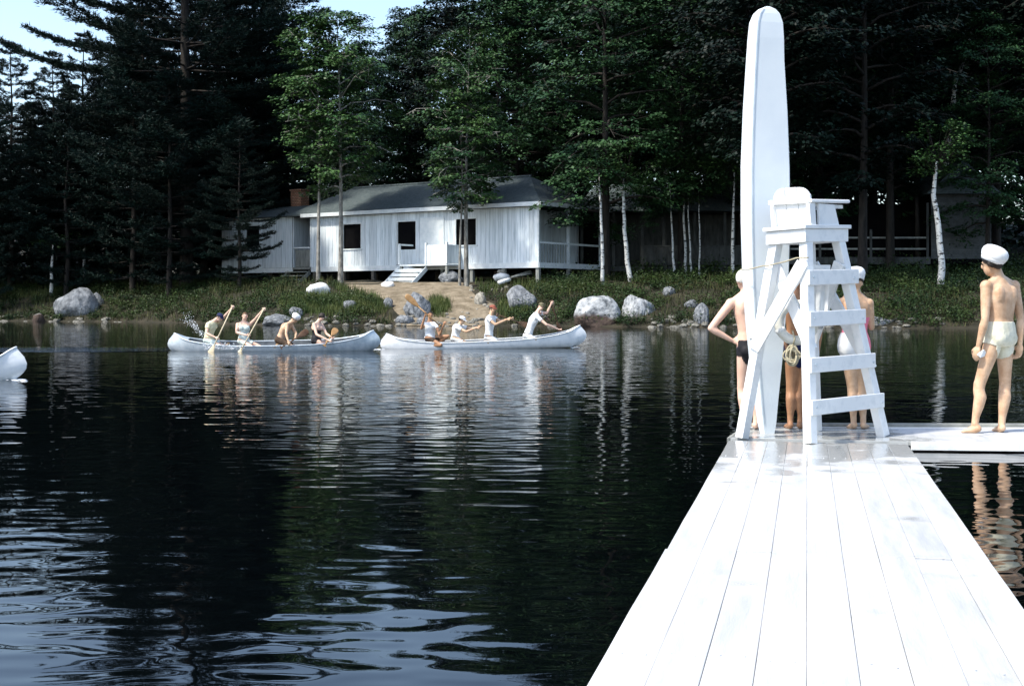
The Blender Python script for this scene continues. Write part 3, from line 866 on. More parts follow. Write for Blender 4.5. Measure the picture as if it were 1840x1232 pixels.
figure('girl in a pink swimsuit with a white sailor hat standing behind the chair rungs', Q(1540, 771), J, 1.44, M['skin'], .009, hf=(-.2, .95, -.25),
       clothes=[('swimsuit', lambda c: suit(.62)(c) & ~((c['lat'] < .0) & (c['tt'] < .34)), .008, M['cloth_pink']), ('skirt_panel', lambda c: suit(.62)(c) & (c['lat'] < .015) & (c['tt'] < .36), .012, M['cloth_white'])],
       hair=(M['hair_dark'], -.045), hat=('sailor', M['cloth_white'], (-.05, .05)), fem=True, curl=(.6, .6))

# --- life ring, its rope coil, the towel
ring_c = Q(1431, 579, 0, 11.42)
rg = thing('life_ring', 'white life ring hanging inside the legs of the lifeguard chair', 'life ring', ring_c)
mb = MB(); rings = []
for i in range(28):
    a = 2 * math.pi * i / 28
    o_ = Vector((math.cos(a) * .92, -.25 * math.cos(a), math.sin(a)))
    cc = o_ * .155; ax = unit(o_); ay = Vector((.26, .965, 0))
    rings.append([cc + ax * math.cos(q) * .042 + ay * math.sin(q) * .05 for q in [2 * math.pi * k / 12 for k in range(12)]])
mb.rings(rings, closed=True).obj('ring', M['rubber_white'], rg, smooth=True)
for a in (.5, 2.1, 3.6, 5.2):
    o_ = Vector((math.cos(a) * .92, -.25 * math.cos(a), math.sin(a))); ax = unit(o_); tg = unit(Vector((-math.sin(a), 0, math.cos(a))))
    MB().rings([[o_ * .155 + tg * e + ax * math.cos(q) * .045 + Vector((.26, .965, 0)) * math.sin(q) * .053 for q in [2 * math.pi * k / 12 for k in range(12)]] for e in (-.018, .018)]).obj('band', M['cloth_white'], rg, smooth=True)
cc = Q(1425, 636, 0, 11.36)
mb = MB()
for k in range(13):
    ox = random.uniform(-.02, .02); rx = random.uniform(.018, .072); rz = random.uniform(.04, .09)
    mb.tube([cc + Vector((ox + rx * math.cos(a), -.04 + .006 * k + .01 * math.sin(a * 2 + k), rz * math.sin(a) - .01)) for a in [2 * math.pi * i / 18 for i in range(19)]], .0075, 6)
mb.tube([cc + Vector((.0, 0, .08)), cc + Vector((.01, -.02, .13)), cc + Vector((.0, .02, .2))], .008, 6)
tag(mb.obj('rope_coil', M['rope'], smooth=True), 'coil of beige rope hanging under the white life ring', 'rope')
tw = on(B0, B1, 1.5).lerp(on(C0, C1, 1.5), .38) + Vector((0, .10, 0))
pts_v = []; nu, nv = 7, 12
for i in range(nv + 1):
    for k in range(nu + 1):
        u, v = k / nu - .5, i / nv
        wv = .018 * math.sin(k * 2.1 + v * 3) + .012 * math.sin(k * 4.2)
        tip = max(0, v - .72) / .28
        pts_v.append(tw + Vector((u * (.20 - .04 * v) * (1 - tip * .75) - .02 * v + .03 * tip, wv + .02 * v, .06 - .55 * v)))
fs_ = [(i * (nu + 1) + k, i * (nu + 1) + k + 1, (i + 1) * (nu + 1) + k + 1, (i + 1) * (nu + 1) + k) for i in range(nv) for k in range(nu)]
n_ = len(pts_v)
tag(MB().add(pts_v + [p + Vector((0, .012, 0)) for p in pts_v], fs_ + [tuple(x + n_ for x in f[::-1]) for f in fs_]).obj('towel', M['cloth_white'], smooth=True), 'white towel hanging behind the top rungs of the lifeguard chair', 'towel')

# ------------------------------------------------------------------ canoes
def sm(a, b, x):
    t = min(1, max(0, (x - a) / (b - a))); return t * t * (3 - 2 * t)
def make_canoe(label, loc, yaw, roll, pitch, L, hullmat):
    root = thing('canoe', label, 'canoe', loc, 0, 'canoes on the lake')
    root.rotation_euler = (R(roll), R(-pitch), R(yaw))
    us = [-1 + 2 * (i / 48) for i in range(49)]
    us = [math.copysign(1 - (1 - abs(u)) ** 1.35, u) for u in us]
    def hb(u): return max(.012, .44 * (1 - abs(u) ** 2.3) ** .8)
    def sheer(u): return .30 + .30 * abs(u) ** 3.4
    def keel(u): return .035 * abs(u) ** 4
    def pt(u, c, inset=0.0):
        """c from 0 (near sheer) over the keel (.5) to 1 (far sheer)"""
        a = math.pi * c; s = math.sin(a); co = math.cos(a)
        y = -math.copysign(abs(co) ** .62, co) * max(.004, hb(u) - inset); k = keel(u) + inset
        z = sheer(u) - (sheer(u) - k) * s ** .75
        h = (z - k) / max(.01, sheer(u) - k)
        e = sm(.80, 1, abs(u))
        x = u * L / 2 - math.copysign(1, u) * e * (.17 * max(0, (h - .55) / .45) ** 1.6 + .30 * max(0, 1 - h / .5) ** 2)
        return Vector((x, y, z))
    nc_ = 18
    outer = [[pt(u, k / nc_) for k in range(nc_ + 1)] for u in us]
    inner = [[pt(u, k / nc_, .014) for k in range(nc_ + 1)] for u in us]
    mb = MB(); m_ = nc_ + 1
    def sheet(rows, flip):
        fs = []
        for i in range(len(rows) - 1):
            for k in range(nc_):
                f = (i * m_ + k, i * m_ + k + 1, (i + 1) * m_ + k + 1, (i + 1) * m_ + k)
                fs.append(f[::-1] if flip else f)
        return [p for r in rows for p in r], fs
    v1, f1 = sheet(outer, False)
    o = MB().add(v1, f1).obj('hull', hullmat, root, smooth=True)
    v2, f2 = sheet(inner, True)
    MB().add(v2, f2).obj('hull_lining', M['canoe_inside'], root, smooth=True)
    for c in (0, 1):
        pts = [pt(u, c) + Vector((0, 0, .004)) for u in us]
        MB().tube(pts, .017, 8).obj('gunwale', hullmat, root, smooth=True)
    for s in (-1, 1):
        uu = [s * q for q in (.80, .85, .9, .95, .99)]
        a = [pt(u, 0) + Vector((0, .01, .008)) for u in uu]; b = [pt(u, 1) + Vector((0, -.01, .008)) for u in uu]
        cm = [(p + q) / 2 + Vector((0, 0, .015)) for p, q in zip(a, b)]
        vs_ = a + cm + b; fs = [(i, i + 1, 5 + i + 1, 5 + i) for i in range(4)] + [(5 + i, 5 + i + 1, 10 + i + 1, 10 + i) for i in range(4)]
        MB().add(vs_ + [p - Vector((0, 0, .012)) for p in vs_], fs + [tuple(x + 15 for x in f[::-1]) for f in fs]).obj('deck_plate', hullmat, root)
    for u in (-.45, 0.02, .48):
        MB().beam(pt(u, .02), pt(u, .98), .06, .022, (1, 0, 0)).obj('thwart', M['wood_tan'], root, bevel=.004)
    fl = []
    for u in us[6:-6]:
        w_ = hb(u) * .88
        fl += [Vector((u * L / 2, -w_, .135)), Vector((u * L / 2, w_, .135))]
    MB().add(fl, [(2 * i, 2 * i + 1, 2 * i + 3, 2 * i + 2) for i in range(len(fl) // 2 - 1)]).obj('floor_mat', M['canoe_inside'], root)
    return root

C1 = P(494, 0, 34.3); C1.z = -.115
make_canoe('silver white canoe with splash behind its stern and four paddlers, two with arms raised', C1, 3, 7, .8, 5.42, M['canoe_metal'])
C2 = P(871, 0, 36.2); C2.z = -.10
make_canoe('clean white canoe riding bow up with four paddlers in white shirts', C2, 7, 2, 2.3, 5.62, M['canoe_white'])
C3 = P(-198, 0, 21.4); C3.z = -.10
make_canoe('white canoe of which only the bow shows at the left edge', C3, 2, 0, .4, 4.35, M['canoe_white'])

def make_paddle(label, a, b, m_, blade_len=.50, group=None, face=(0, 1, 0)):
    """a = grip end, b = blade tip"""
    a, b = Vector(a), Vector(b)
    root = thing('paddle', label, 'paddle', a, 0, group)
    d = (b - a).normalized(); L = (b - a).length
    bl0 = b - d * min(blade_len, L * .55)
    MB().tube([a, a.lerp(bl0, .5), bl0 + d * .06], .016, 8).obj('shaft', m_, root, smooth=True, world=True)
    s = unit(Vector(face).cross(d)) if Vector(face).cross(d).length > .05 else d.orthogonal().normalized()
    n = d.cross(s)
    bl = (b - bl0).length; rings = []
    for t, wd, tk in ((0, .02, .014), (.18, .045, .011), (.45, .078, .008), (.75, .085, .006), (.93, .068, .006), (1, .03, .005)):
        c = bl0 + d * bl * t
        rings.append([c + s * wd * math.cos(q) + n * tk * math.sin(q) for q in [2 * math.pi * k / 12 for k in range(12)]])
    MB().rings(rings).obj('blade', m_, root, smooth=True, world=True)
    MB().beam(a - s * .05, a + s * .05, .03, .03, d).obj('grip', m_, root, bevel=.008, world=True)
    return root

def crew(label, d, pel, neck, head, R3, L3, S, skin, hf, clothes, hair, hat, bend=(0, 0, 0), fem=False, legs=None, facing=(1, 0, 0)):
    global D
    D = d
    p = Q(*pel)
    f = unit(facing); s = Vector((f.y, -f.x, 0))      # right-hand side
    J = dict(pelvis=p, neck=Q(*neck), head=Q(*head))
    for k, q in zip(('shR', 'elR', 'wrR'), R3): J[k] = Q(*q)
    for k, q in zip(('shL', 'elL', 'wrL'), L3): J[k] = Q(*q)
    lat = unit((J['shR'] - J['shL']) * .5 + s * .4); lat.z *= .3
    lat = lat.normalized()
    J['hipR'] = p + lat * .055 * S; J['hipL'] = p - lat * .055 * S
    for sg, k in ((1, 'R'), (-1, 'L')):
        h = J['hip' + k]
        kn = Vector((h.x, h.y, 0)) + f * .36 + s * sg * .07; kn.z = .10
        if legs and k in legs: kn = Q(*legs[k])
        J['kn' + k] = kn
        an = Vector((h.x, h.y, 0)) - f * .02 + s * sg * .03; an.z = .085
        J['an' + k] = an; to = an - f * .17; to.z = .075; J['to' + k] = to
    base = Vector((p.x, p.y, .03))
    return figure(label, base, J, S, skin, .011, None, hf=hf, clothes=clothes, hair=hair, hat=hat, bend=bend, fem=fem, curl=(1.9, 1.9))

HD, HB_ = M['hair_dark'], M['hair_brown']
wt, ws = M['cloth_white'], M['cloth_white']
d = 34.2
crew('stern paddler of the silver canoe bending forward in a pale yellow shirt and navy cap', d, (375, 611), (384, 577), (394, 570),
     [(374, 583, -.15), (371, 599, -.30), (387, 606, -.36)], [(388, 580, .15), (402, 570, .02), (415, 555, -.16)], 1.58, M['skin_pale'], (.82, -.25, -.55),
     [('shirt', tee(.12, .5), .012, M['cloth_yellow']), ('shorts', shorts(.6, .2), .012, M['cloth_aqua'])], (HD, .0), ('cap', M['cloth_navy'], (0, 0)), bend=(-.06, 0, .02))
make_paddle('pale paddle of the stern paddler in the silver canoe', Q(418, 550, -.18), Q(371, 650, -.75), M['wood_pale'])
crew('girl with brown hair in a pale aqua top raising her arm in the silver canoe', d, (438, 612), (438, 579), (440, 568),
     [(427, 583, -.02), (425, 597, -.16), (443, 602, -.32)], [(449, 583, .04), (459, 573, -.05), (471, 558, -.16)], 1.55, M['skin_pale'], (.30, -.94, -.02),
     [('top', lambda c: is_(c, 'torso') & (c['tt'] > .1) & (c['tt'] < .86), .010, M['cloth_aqua']), ('shorts', shorts(.5, .15), .012, M['cloth_aqua'])], (HB_, .002), None, fem=True, facing=(.8, -.3, 0))
make_paddle('pale paddle of the girl in the aqua top', Q(474, 555, -.18), Q(418, 656, -.78), M['wood_pale'])
crew('bare backed paddler with a white cap and brown shorts stooping in the silver canoe', d, (503, 611), (521, 581), (529, 573),
     [(516, 583, -.16), (514, 600, -.30), (518, 613, -.42)], [(524, 585, .12), (532, 599, .0), (531, 606, -.22)], 1.60, M['skin'], (.72, -.22, -.66),
     [('shorts', shorts(.8, .26), .012, M['cloth_brown'])], (HD, .0), ('sailor', M['cloth_white'], (0, .1)), bend=(-.07, 0, .05))
make_paddle('brown paddle of the stooping paddler with the white cap', Q(505, 624, -.58), Q(554, 594, -.05), M['wood_dark'], .36)
crew('dark haired paddler in a black swimsuit at the bow of the silver canoe', d, (568, 612), (571, 579), (578, 569),
     [(564, 583, -.13), (569, 601, -.28), (590, 611, -.36)], [(578, 584, .14), (587, 600, .02), (596, 606, -.14)], 1.55, M['skin_pale'], (.72, -.58, -.36),
     [('swimsuit', suit(.66), .010, M['cloth_black'])], (HD, -.035), None, fem=True, bend=(-.02, 0, 0))
make_paddle('varnished paddle with an orange blade at the bow of the silver canoe', Q(583, 621, -.50), Q(605, 590, .05), M['wood_orange'], .30)

d = 36.0
crew('tanned paddler in a white shirt twisting round at the stern of the clean white canoe', 35.85, (773, 607), (772, 578), (773, 566),
     [(762, 583, .0), (757, 590, -.16), (764, 567, -.26)], [(783, 583, -.02), (790, 602, -.16), (797, 584, -.28)], 1.60, M['skin_tan'], (.32, -.94, -.02),
     [('shirt', tee(.08, .35), .012, wt), ('shorts', shorts(.5, .15), .012, M['cloth_brown'])], (HD, .004), None, facing=(.9, -.2, 0), legs=dict(L=(805, 604, -.05)))
make_paddle('tan paddle lifted clear of the water above the stern of the clean white canoe', Q(790, 585, -.30), Q(729, 530, -.30), M['wood_orange'])
crew('crouching paddler in white shirt and white cap in the clean white canoe', 36.05, (818, 608), (826, 583), (830, 575),
     [(821, 588, -.16), (838, 596, -.26), (856, 589, -.22)], [(831, 587, .16), (847, 591, .12), (860, 588, -.05)], 1.58, M['skin'], (.90, -.16, -.38),
     [('shirt', tee(.08, .5), .012, wt), ('shorts', shorts(.6, .16), .012, ws)], (HD, .0), ('cap', M['cloth_white'], (0, 0)), bend=(-.06, 0, .03))
crew('upright paddler in a white shirt and red cap in the clean white canoe', 36.2, (878, 606), (882, 566), (885, 555),
     [(877, 572, -.16), (890, 583, -.26), (911, 574, -.22)], [(888, 571, .16), (899, 577, .10), (916, 573, -.02)], 1.60, M['skin'], (.80, -.56, -.12),
     [('shirt', tee(.08, .45), .012, wt), ('shorts', shorts(.6, .16), .012, ws)], (HD, .0), ('cap', M['cloth_red'], (0, 0)))
make_paddle('dark paddle held level by the paddler with the red cap', Q(893, 565, -.26), Q(957, 588, .42), M['wood_dark'])
crew('bow paddler in white shirt and white trousers leaning forward with an olive cap', 36.4, (948, 603), (965, 562), (972, 551),
     [(965, 569, -.16), (982, 583, -.26), (1002, 591, -.10)], [(971, 563, .14), (983, 562, .0), (990, 547, -.02)], 1.66, M['skin_pale'], (.42, -.90, -.1),
     [('shirt', tee(.16, .5), .012, wt), ('trousers', pants(.2), .012, ws), ('belt', lambda c: is_(c, 'torso') & (c['tt'] > .15) & (c['tt'] < .21), .016, M['cloth_brown'])], (HD, .0), ('cap', M['cloth_olive'], (0, 0)), bend=(-.03, 0, .0))
make_paddle('brown paddle of the bow paddler going into the water beyond the white canoe', Q(990, 541, -.02), Q(1010, 606, .45), M['wood_dark'])

# ------------------------------------------------------------------ the long cabin
HR = P(968, 0, 78); HR.z = 0
HANG = math.atan2(-.588, .809)
house = thing('cabin', 'long white cabin on piers with a dark hip roof facing the lake', 'cabin', (HR.x, HR.y, 0), HANG)
hb_rng = random.Random(11)
FZ, WZ = 3.58, 6.86
def boards(parent, x0, x1, y, z0, z1, wdt, m_, openings=(), axis='x', th=.03, name='wall_board'):
    n = max(1, round((x1 - x0) / wdt)); w_ = (x1 - x0) / n
    for i in range(n):
        a, b = x0 + i * w_ + .006, x0 + (i + 1) * w_ - .006
        spans = [(z0, z1)]
        for (ox0, ox1, oz0, oz1) in openings:
            if (a + b) / 2 > ox0 and (a + b) / 2 < ox1:
                ns = []
                for s0_, s1_ in spans:
                    if oz0 > s0_ + .02: ns.append((s0_, min(s1_, oz0)))
                    if oz1 < s1_ - .02: ns.append((max(s0_, oz1), s1_))
                spans = ns
        for s0_, s1_ in spans:
            e = hb_rng.uniform(0, .012)
            if axis == 'x': mb = MB().box((a, y - th - e, s0_), (b, y, s1_))
            else: mb = MB().box((y, a, s0_), (y + th + e, b, s1_))
            mb.obj(name, m_, parent)
OPEN = [(-15.5, -13.96, 4.71, 6.3), (-10.84, -9.32, 3.6, 6.3), (-6.13, -4.59, 4.71, 6.3)]
boards(house, -18.4, 0, 0, FZ, WZ, .32, M['siding'], OPEN)
for (a, b, z0, z1) in OPEN:
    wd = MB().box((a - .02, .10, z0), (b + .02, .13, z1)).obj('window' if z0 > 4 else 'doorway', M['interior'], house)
    mb = MB()
    for lo, hi in (((a - .09, -.055, z0 - .0), (a, .03, z1 + .0)), ((b, -.055, z0), (b + .09, .03, z1)), ((a - .09, -.06, z1), (b + .09, .03, z1 + .09))): mb.box(lo, hi)
    mb.obj('frame', M['trim'], wd)
    if z0 > 4: MB().box((a - .12, -.10, z0 - .08), (b + .12, .03, z0)).obj('sill', M['trim'], wd)
MB().box((-10.82, -.02, 3.62), (-9.34, .02, 4.55)).obj('half_door', M['siding'], house, bevel=.01)
MB().box((-8.95, -.085, 3.62), (-7.05, -.05, 6.5)).obj('door', M['trim'], house, bevel=.01)
MB().box((-18.4, -.06, 3.26), (.02, .0, FZ)).obj('sill_beam', M['trim'], house)
MB().box((-.09, -.05, FZ), (.03, .08, WZ)).obj('corner_board', M['trim'], house)
MB().box((-18.5, -.06, FZ), (-18.38, .10, WZ)).obj('corner_board', M['trim'], house)
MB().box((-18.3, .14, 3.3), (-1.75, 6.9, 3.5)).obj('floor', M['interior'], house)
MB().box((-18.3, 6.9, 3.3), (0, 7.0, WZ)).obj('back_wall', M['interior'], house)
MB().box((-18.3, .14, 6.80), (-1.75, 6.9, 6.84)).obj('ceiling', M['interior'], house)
# eaves
MB().box((-19.0, -.46, 6.86), (.46, -.42, 7.10)).obj('fascia_board', M['trim'], house)
MB().box((.42, -.42, 6.86), (.46, 7.4, 7.10)).obj('fascia_board', M['trim'], house)
mb = MB()
mb.add([(-20.4, -.42, 7.06), (.42, -.42, 7.06), (.42, 7.42, 7.06), (-20.4, 7.42, 7.06), (-18.0, 3.5, 9.02), (-3.1, 3.5, 9.02), (-20.4, -.42, 6.98), (.42, -.42, 6.98), (.42, 7.42, 6.98), (-20.4, 7.42, 6.98)],
       [(0, 1, 5, 4), (1, 2, 5), (2, 3, 4, 5), (3, 0, 4), (0, 6, 7, 1), (1, 7, 8, 2), (2, 8, 9, 3), (3, 9, 6, 0), (6, 9, 8, 7)])
roof = mb.obj('roof', M['roof'], house)
MB().tube([(-18.1, 3.5, 9.03), (-3.0, 3.5, 9.03)], .09, 8).obj('ridge_cap', M['roof'], roof)
# recessed end porch
boards(house, .12, 6.9, -1.75, FZ, WZ, .30, M['siding'], axis='y')
MB().box((-1.7, .10, 3.42), (0.02, 7.0, 3.56)).obj('porch_deck', M['grey_wood'], house)
MB().box((.025, -.02, 3.26), (.06, 7.0, 3.57)).obj('deck_beam', M['trim'], house)
for y_ in (3.15, 6.8):
    MB().box((-.10, y_ - .09, 3.57), (.05, y_ + .09, 6.95)).obj('porch_post', M['trim'], house)
MB().box((-.05, .10, 4.68), (.03, 3.05, 4.80)).obj('rail', M['trim'], house)
MB().box((-.05, 3.25, 4.68), (.03, 6.7, 4.80)).obj('rail', M['trim'], house)
for i in range(10):
    y_ = .35 + i * .28
    MB().box((-.035, y_ - .02, 3.57), (-.005, y_ + .02, 4.68)).obj('baluster', M['grey_wood'], house)
for x_ in (-18.2, -15.6, -13.0, -10.4, -7.3, -5.0, -2.6, -.12):
    for y_ in (.12, 3.4):
        MB().box((x_ - .11, y_ - .1, 1.9), (x_ + .11, y_ + .1, 3.30)).obj('pier', M['pier'] if x_ < -8 or y_ > 1 else M['grey_wood'], house)
MB().box((-.1, 3.05, 1.9), (.05, 3.25, 3.27)).obj('pier', M['grey_wood'], house)
# landing and right-hand steps
for i in range(5):
    y_ = -1.32 + i * .25
    MB().box((-9.6, y_, 3.46), (-5.8, y_ + .235, 3.56)).obj('landing_board', M['trim'], house, bevel=.008)
for k in range(4):
    z_ = 3.28 - k * .27; y1 = -1.36 - k * .33
    MB().box((-9.62, y1 - .32, z_ - .20), (-7.5, y1, z_)).obj('tread', M['trim'], house, bevel=.012)
for x_ in (-9.67, -7.45):
    MB().beam((x_, -1.25, 3.30), (x_, -2.75, 2.22), .05, .26, (1, 0, 0)).obj('stringer', M['trim'], house)
for x_ in (-9.6, -7.45, -5.85):
    MB().box((x_ - .07, -1.36, 3.56), (x_ + .07, -1.22, 4.86)).obj('landing_post', M['trim'], house, bevel=.01)
MB().box((-9.6, -1.2, 4.74), (-9.5, -.08, 4.84)).obj('landing_rail', M['trim'], house)
boards(house, -7.37, -5.93, -1.27, 3.58, 4.72, .24, M['siding'], name='panel_board')
MB().box((-5.9, -1.2, 3.58), (-5.83, -.08, 4.72)).obj('side_panel', M['siding'], house)
for x_ in (-9.5, -5.9): MB().box((x_ - .08, -1.28, 1.9), (x_ + .08, -1.12, 3.46)).obj('landing_pier', M['grey_wood'], house)
# left part with the porch recess
boards(house, -27.2, -20.25, .05, FZ, 7.0, .32, M['siding'], [(-24.8, -23.3, 5.15, 6.5)])
wd = MB().box((-24.85, .14, 5.13), (-23.25, .17, 6.52)).obj('window', M['interior'], house)
mb = MB()
for lo, hi in (((-24.88, -.03, 5.15), (-24.8, .08, 6.5)), ((-23.3, -.03, 5.15), (-23.22, .08, 6.5)), ((-24.88, -.03, 6.5), (-23.22, .08, 6.58)), ((-24.88, -.05, 5.07), (-23.22, .08, 5.15))): mb.box(lo, hi)
mb.obj('frame', M['trim'], wd)
MB().box((-27.2, .0, 3.26), (-20.2, .06, FZ - .01)).obj('sill_beam', M['trim'], house)
MB().box((-20.2, 1.6, 3.4), (-18.55, 1.66, 7.0)).obj('recess_wall', M['interior'], house)
MB().box((-20.25, .08, FZ), (-20.15, 1.6, 7.0)).obj('recess_side', M['siding'], house)
MB().box((-20.2, .0, 3.44), (-18.5, 1.6, 3.56)).obj('recess_deck', M['grey_wood'], house)
MB().box((-20.2, .02, 4.84), (-18.52, .09, 4.93)).obj('rail', M['trim'], house)
boards(house, -20.0, -18.55, .12, 3.6, 4.75, .24, M['grey_wood'], name='panel_board')
MB().box((-27.2, 5.2, 3.3), (-20.2, 5.3, 7.0)).obj('back_wall', M['interior'], house)
mb = MB()
mb.add([(-27.6, -.45, 7.02), (-19.9, -.45, 7.02), (-19.9, 5.6, 7.02), (-27.6, 5.6, 7.02), (-27.6, 2.6, 7.95), (-19.4, 2.6, 7.95)], [(0, 1, 5, 4), (2, 3, 4, 5), (1, 2, 5), (3, 0, 4), (0, 3, 2, 1)])
lr = mb.obj('roof', M['roof'], house)
MB().box((-23.1, 2.7, 7.3), (-22.1, 3.5, 9.05)).obj('chimney', M['brick'], house)
MB().box((-23.17, 2.63, 9.05), (-22.03, 3.57, 9.15)).obj('chimney_cap', M['brick'], house)
for k in range(4):
    z_ = 3.30 - k * .26; y1 = -.06 - k * .32
    MB().box((-20.5, y1 - .31, z_ - .07), (-18.6, y1, z_)).obj('tread', M['grey_wood'], house, bevel=.01)
for x_ in (-20.55, -18.55):
    MB().beam((x_, -.0, 3.25), (x_, -1.5, 2.15), .05, .24, (1, 0, 0)).obj('stringer', M['grey_wood'], house)

# ------------------------------------------------------------------ shaded porch building behind the birches
wz = 3.48
wing = thing('lodge', 'shaded lodge with a long board porch behind the thin birches', 'building', (9, 84, 0))
def WL(x): return x - 9.0
boards(wing, WL(4.6), WL(15.5), 2.2, wz, 6.9, .42, M['shaded_wood'])
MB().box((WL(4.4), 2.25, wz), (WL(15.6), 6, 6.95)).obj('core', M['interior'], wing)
MB().box((WL(4.2), -.1, wz - .12), (WL(15.6), 2.2, wz)).obj('porch_deck', M['shaded_wood'], wing)
MB().box((WL(4.2), -.16, wz - .30), (WL(15.6), -.105, wz + .01)).obj('deck_beam', M['shaded_wood'], wing)
boards(wing, WL(8.3), WL(15.4), 0, wz + .1, wz + 1.22, .30, M['shaded_wood'], name='parapet_board')
MB().box((WL(8.2), -.06, wz + 1.24), (WL(15.5), .04, wz + 1.34)).obj('rail', M['shaded_wood'], wing)
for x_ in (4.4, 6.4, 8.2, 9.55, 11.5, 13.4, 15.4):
    MB().box((WL(x_) - .09, .05, wz), (WL(x_) + .09, .22, 6.9)).obj('porch_post', M['shaded_wood'], wing)
    MB().box((WL(x_) - .1, .05, 1.9), (WL(x_) + .1, .24, wz - .13)).obj('pier', M['pier'], wing)
mb = MB()
mb.add([(WL(3.8), -.6, 6.95), (WL(16), -.6, 6.95), (WL(16), 6.6, 6.95), (WL(3.8), 6.6, 6.95), (WL(5.5), 3, 8.9), (WL(14.4), 3, 8.9)], [(0, 1, 5, 4), (1, 2, 5), (2, 3, 4, 5), (3, 0, 4), (0, 3, 2, 1)])
mb.obj('roof', M['roof'], wing)

# ------------------------------------------------------------------ cabin on the right with a railed porch
rc = thing('cabin', 'dark clapboard cabin with a railed porch deck among the trees on the right', 'cabin', (24, 80, 0))
def RL(x): return x - 24.0
dz_ = 3.84
n = 26
for i in range(n):
    z0 = dz_ + i * .155
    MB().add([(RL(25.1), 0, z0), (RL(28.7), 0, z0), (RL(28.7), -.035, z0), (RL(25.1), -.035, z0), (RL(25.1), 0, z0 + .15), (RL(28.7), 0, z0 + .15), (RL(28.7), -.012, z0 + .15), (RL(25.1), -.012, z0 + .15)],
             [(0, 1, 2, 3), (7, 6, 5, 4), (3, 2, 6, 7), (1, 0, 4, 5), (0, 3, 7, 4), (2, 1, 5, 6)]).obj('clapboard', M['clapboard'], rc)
MB().box((RL(25.1), .01, dz_ - .3), (RL(28.7), 5, 7.9)).obj('core', M['interior'], rc)
mb = MB(); mb.add([(RL(24.7), -.5, 7.7), (RL(29.2), -.5, 7.7), (RL(26.9), -.5, 9.7), (RL(24.7), 5.5, 7.7), (RL(29.2), 5.5, 7.7), (RL(26.9), 5.5, 9.7)], [(0, 1, 2), (5, 4, 3), (0, 2, 5, 3), (2, 1, 4, 5), (1, 0, 3, 4)])
mb.obj('roof', M['roof'], rc)
MB().box((RL(16.6), .0, dz_ - .02), (RL(25.05), 2.6, dz_ + .08)).obj('porch_deck', M['shaded_wood'], rc)
MB().box((RL(16.6), -.07, dz_ - .32), (RL(25.05), -.005, dz_ + .10)).obj('deck_beam', M['shaded_wood'], rc)
for z_ in (dz_ + .55, dz_ + 1.22):
    MB().box((RL(16.6), .05, z_), (RL(24.9), .11, z_ + .10)).obj('rail', M['grey_wood'], rc)
for x_, t_ in ((16.6, 5.3), (18.45, 5.3), (21.5, 5.6), (24.9, 7.2)):
    MB().box((RL(x_) - .07, -.0, dz_ + .09), (RL(x_) + .07, .045, t_)).obj('rail_post', M['shaded_wood'], rc)
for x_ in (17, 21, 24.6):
    MB().box((RL(x_) - .13, .05, 1.9), (RL(x_) + .13, .3, dz_ - .03)).obj('pier', M['shaded_wood'], rc)
MB().box((RL(16.6), 2.65, dz_ - .3), (RL(25.05), 2.75, 7.3)).obj('porch_wall', M['interior'], rc)

# ------------------------------------------------------------------ pale cabin seen between the pine trunks on the left
fc = P(330, 0, 112); fz = gz(fc.x, fc.y)
far = thing('cabin', 'pale far cabin glimpsed between the pine trunks on the left', 'cabin', (fc.x, fc.y, fz))
boards(far, -2.6, 2.2, 0, .5, 3.0, .4, M['trim'], [(-.5, .3, .5, 2.4)])
MB().box((-.55, .04, .5), (.35, .08, 2.45)).obj('doorway', M['interior'], far)
MB().box((-2.6, .1, .4), (2.2, 4, 2.95)).obj('core', M['interior'], far)
MB().box((-2.7, -.08, .25), (2.3, -.01, .5)).obj('sill_beam', M['grey_wood'], far)
mb = MB(); mb.add([(-3, -.5, 3), (2.6, -.5, 3), (2.6, 4.5, 3), (-3, 4.5, 3), (-3, 2, 4.6), (2.6, 2, 4.6)], [(0, 1, 5, 4), (2, 3, 4, 5), (1, 2, 5), (3, 0, 4), (0, 3, 2, 1)])
mb.obj('roof', M['roof'], far)
fc2 = P(268, 0, 108)
far2 = thing('shed', 'small pale shed low between dark pine trunks on the left', 'shed', (fc2.x, fc2.y, gz(fc2.x, fc2.y)))
boards(far2, -1.2, 1.2, 0, .15, 1.5, .4, M['siding'])
MB().box((-1.2, .02, .1), (1.2, 2, 1.48)).obj('core', M['interior'], far2)
mb = MB(); mb.add([(-1.5, -.3, 1.5), (1.5, -.3, 1.5), (1.5, 2.2, 1.5), (-1.5, 2.2, 1.5), (-1.5, 1, 2.1), (1.5, 1, 2.1)], [(0, 1, 5, 4), (2, 3, 4, 5), (1, 2, 5), (3, 0, 4), (0, 3, 2, 1)])
mb.obj('roof', M['roof'], far2)

# ------------------------------------------------------------------ trees
def leaf_mesh(name, C, N_, Dr, S, m_, wid=.34):
    """one kite-shaped leaf per centre"""
    N_ = N_ / np.linalg.norm(N_, axis=1, keepdims=True)
    Dr = Dr - N_ * (Dr * N_).sum(1, keepdims=True); Dr /= np.linalg.norm(Dr, axis=1, keepdims=True) + 1e-9
    Sd = np.cross(N_, Dr); S = S[:, None]
    V = np.stack([C - Dr * S * .5, C + Sd * S * wid - N_ * S * .06, C + Dr * S * .55 - N_ * S * .10, C - Sd * S * wid - N_ * S * .06], 1).reshape(-1, 3)
    Fq = np.arange(len(C) * 4, dtype=np.int32).reshape(-1, 4)
    return np_mesh(name, V, Fq, m_)

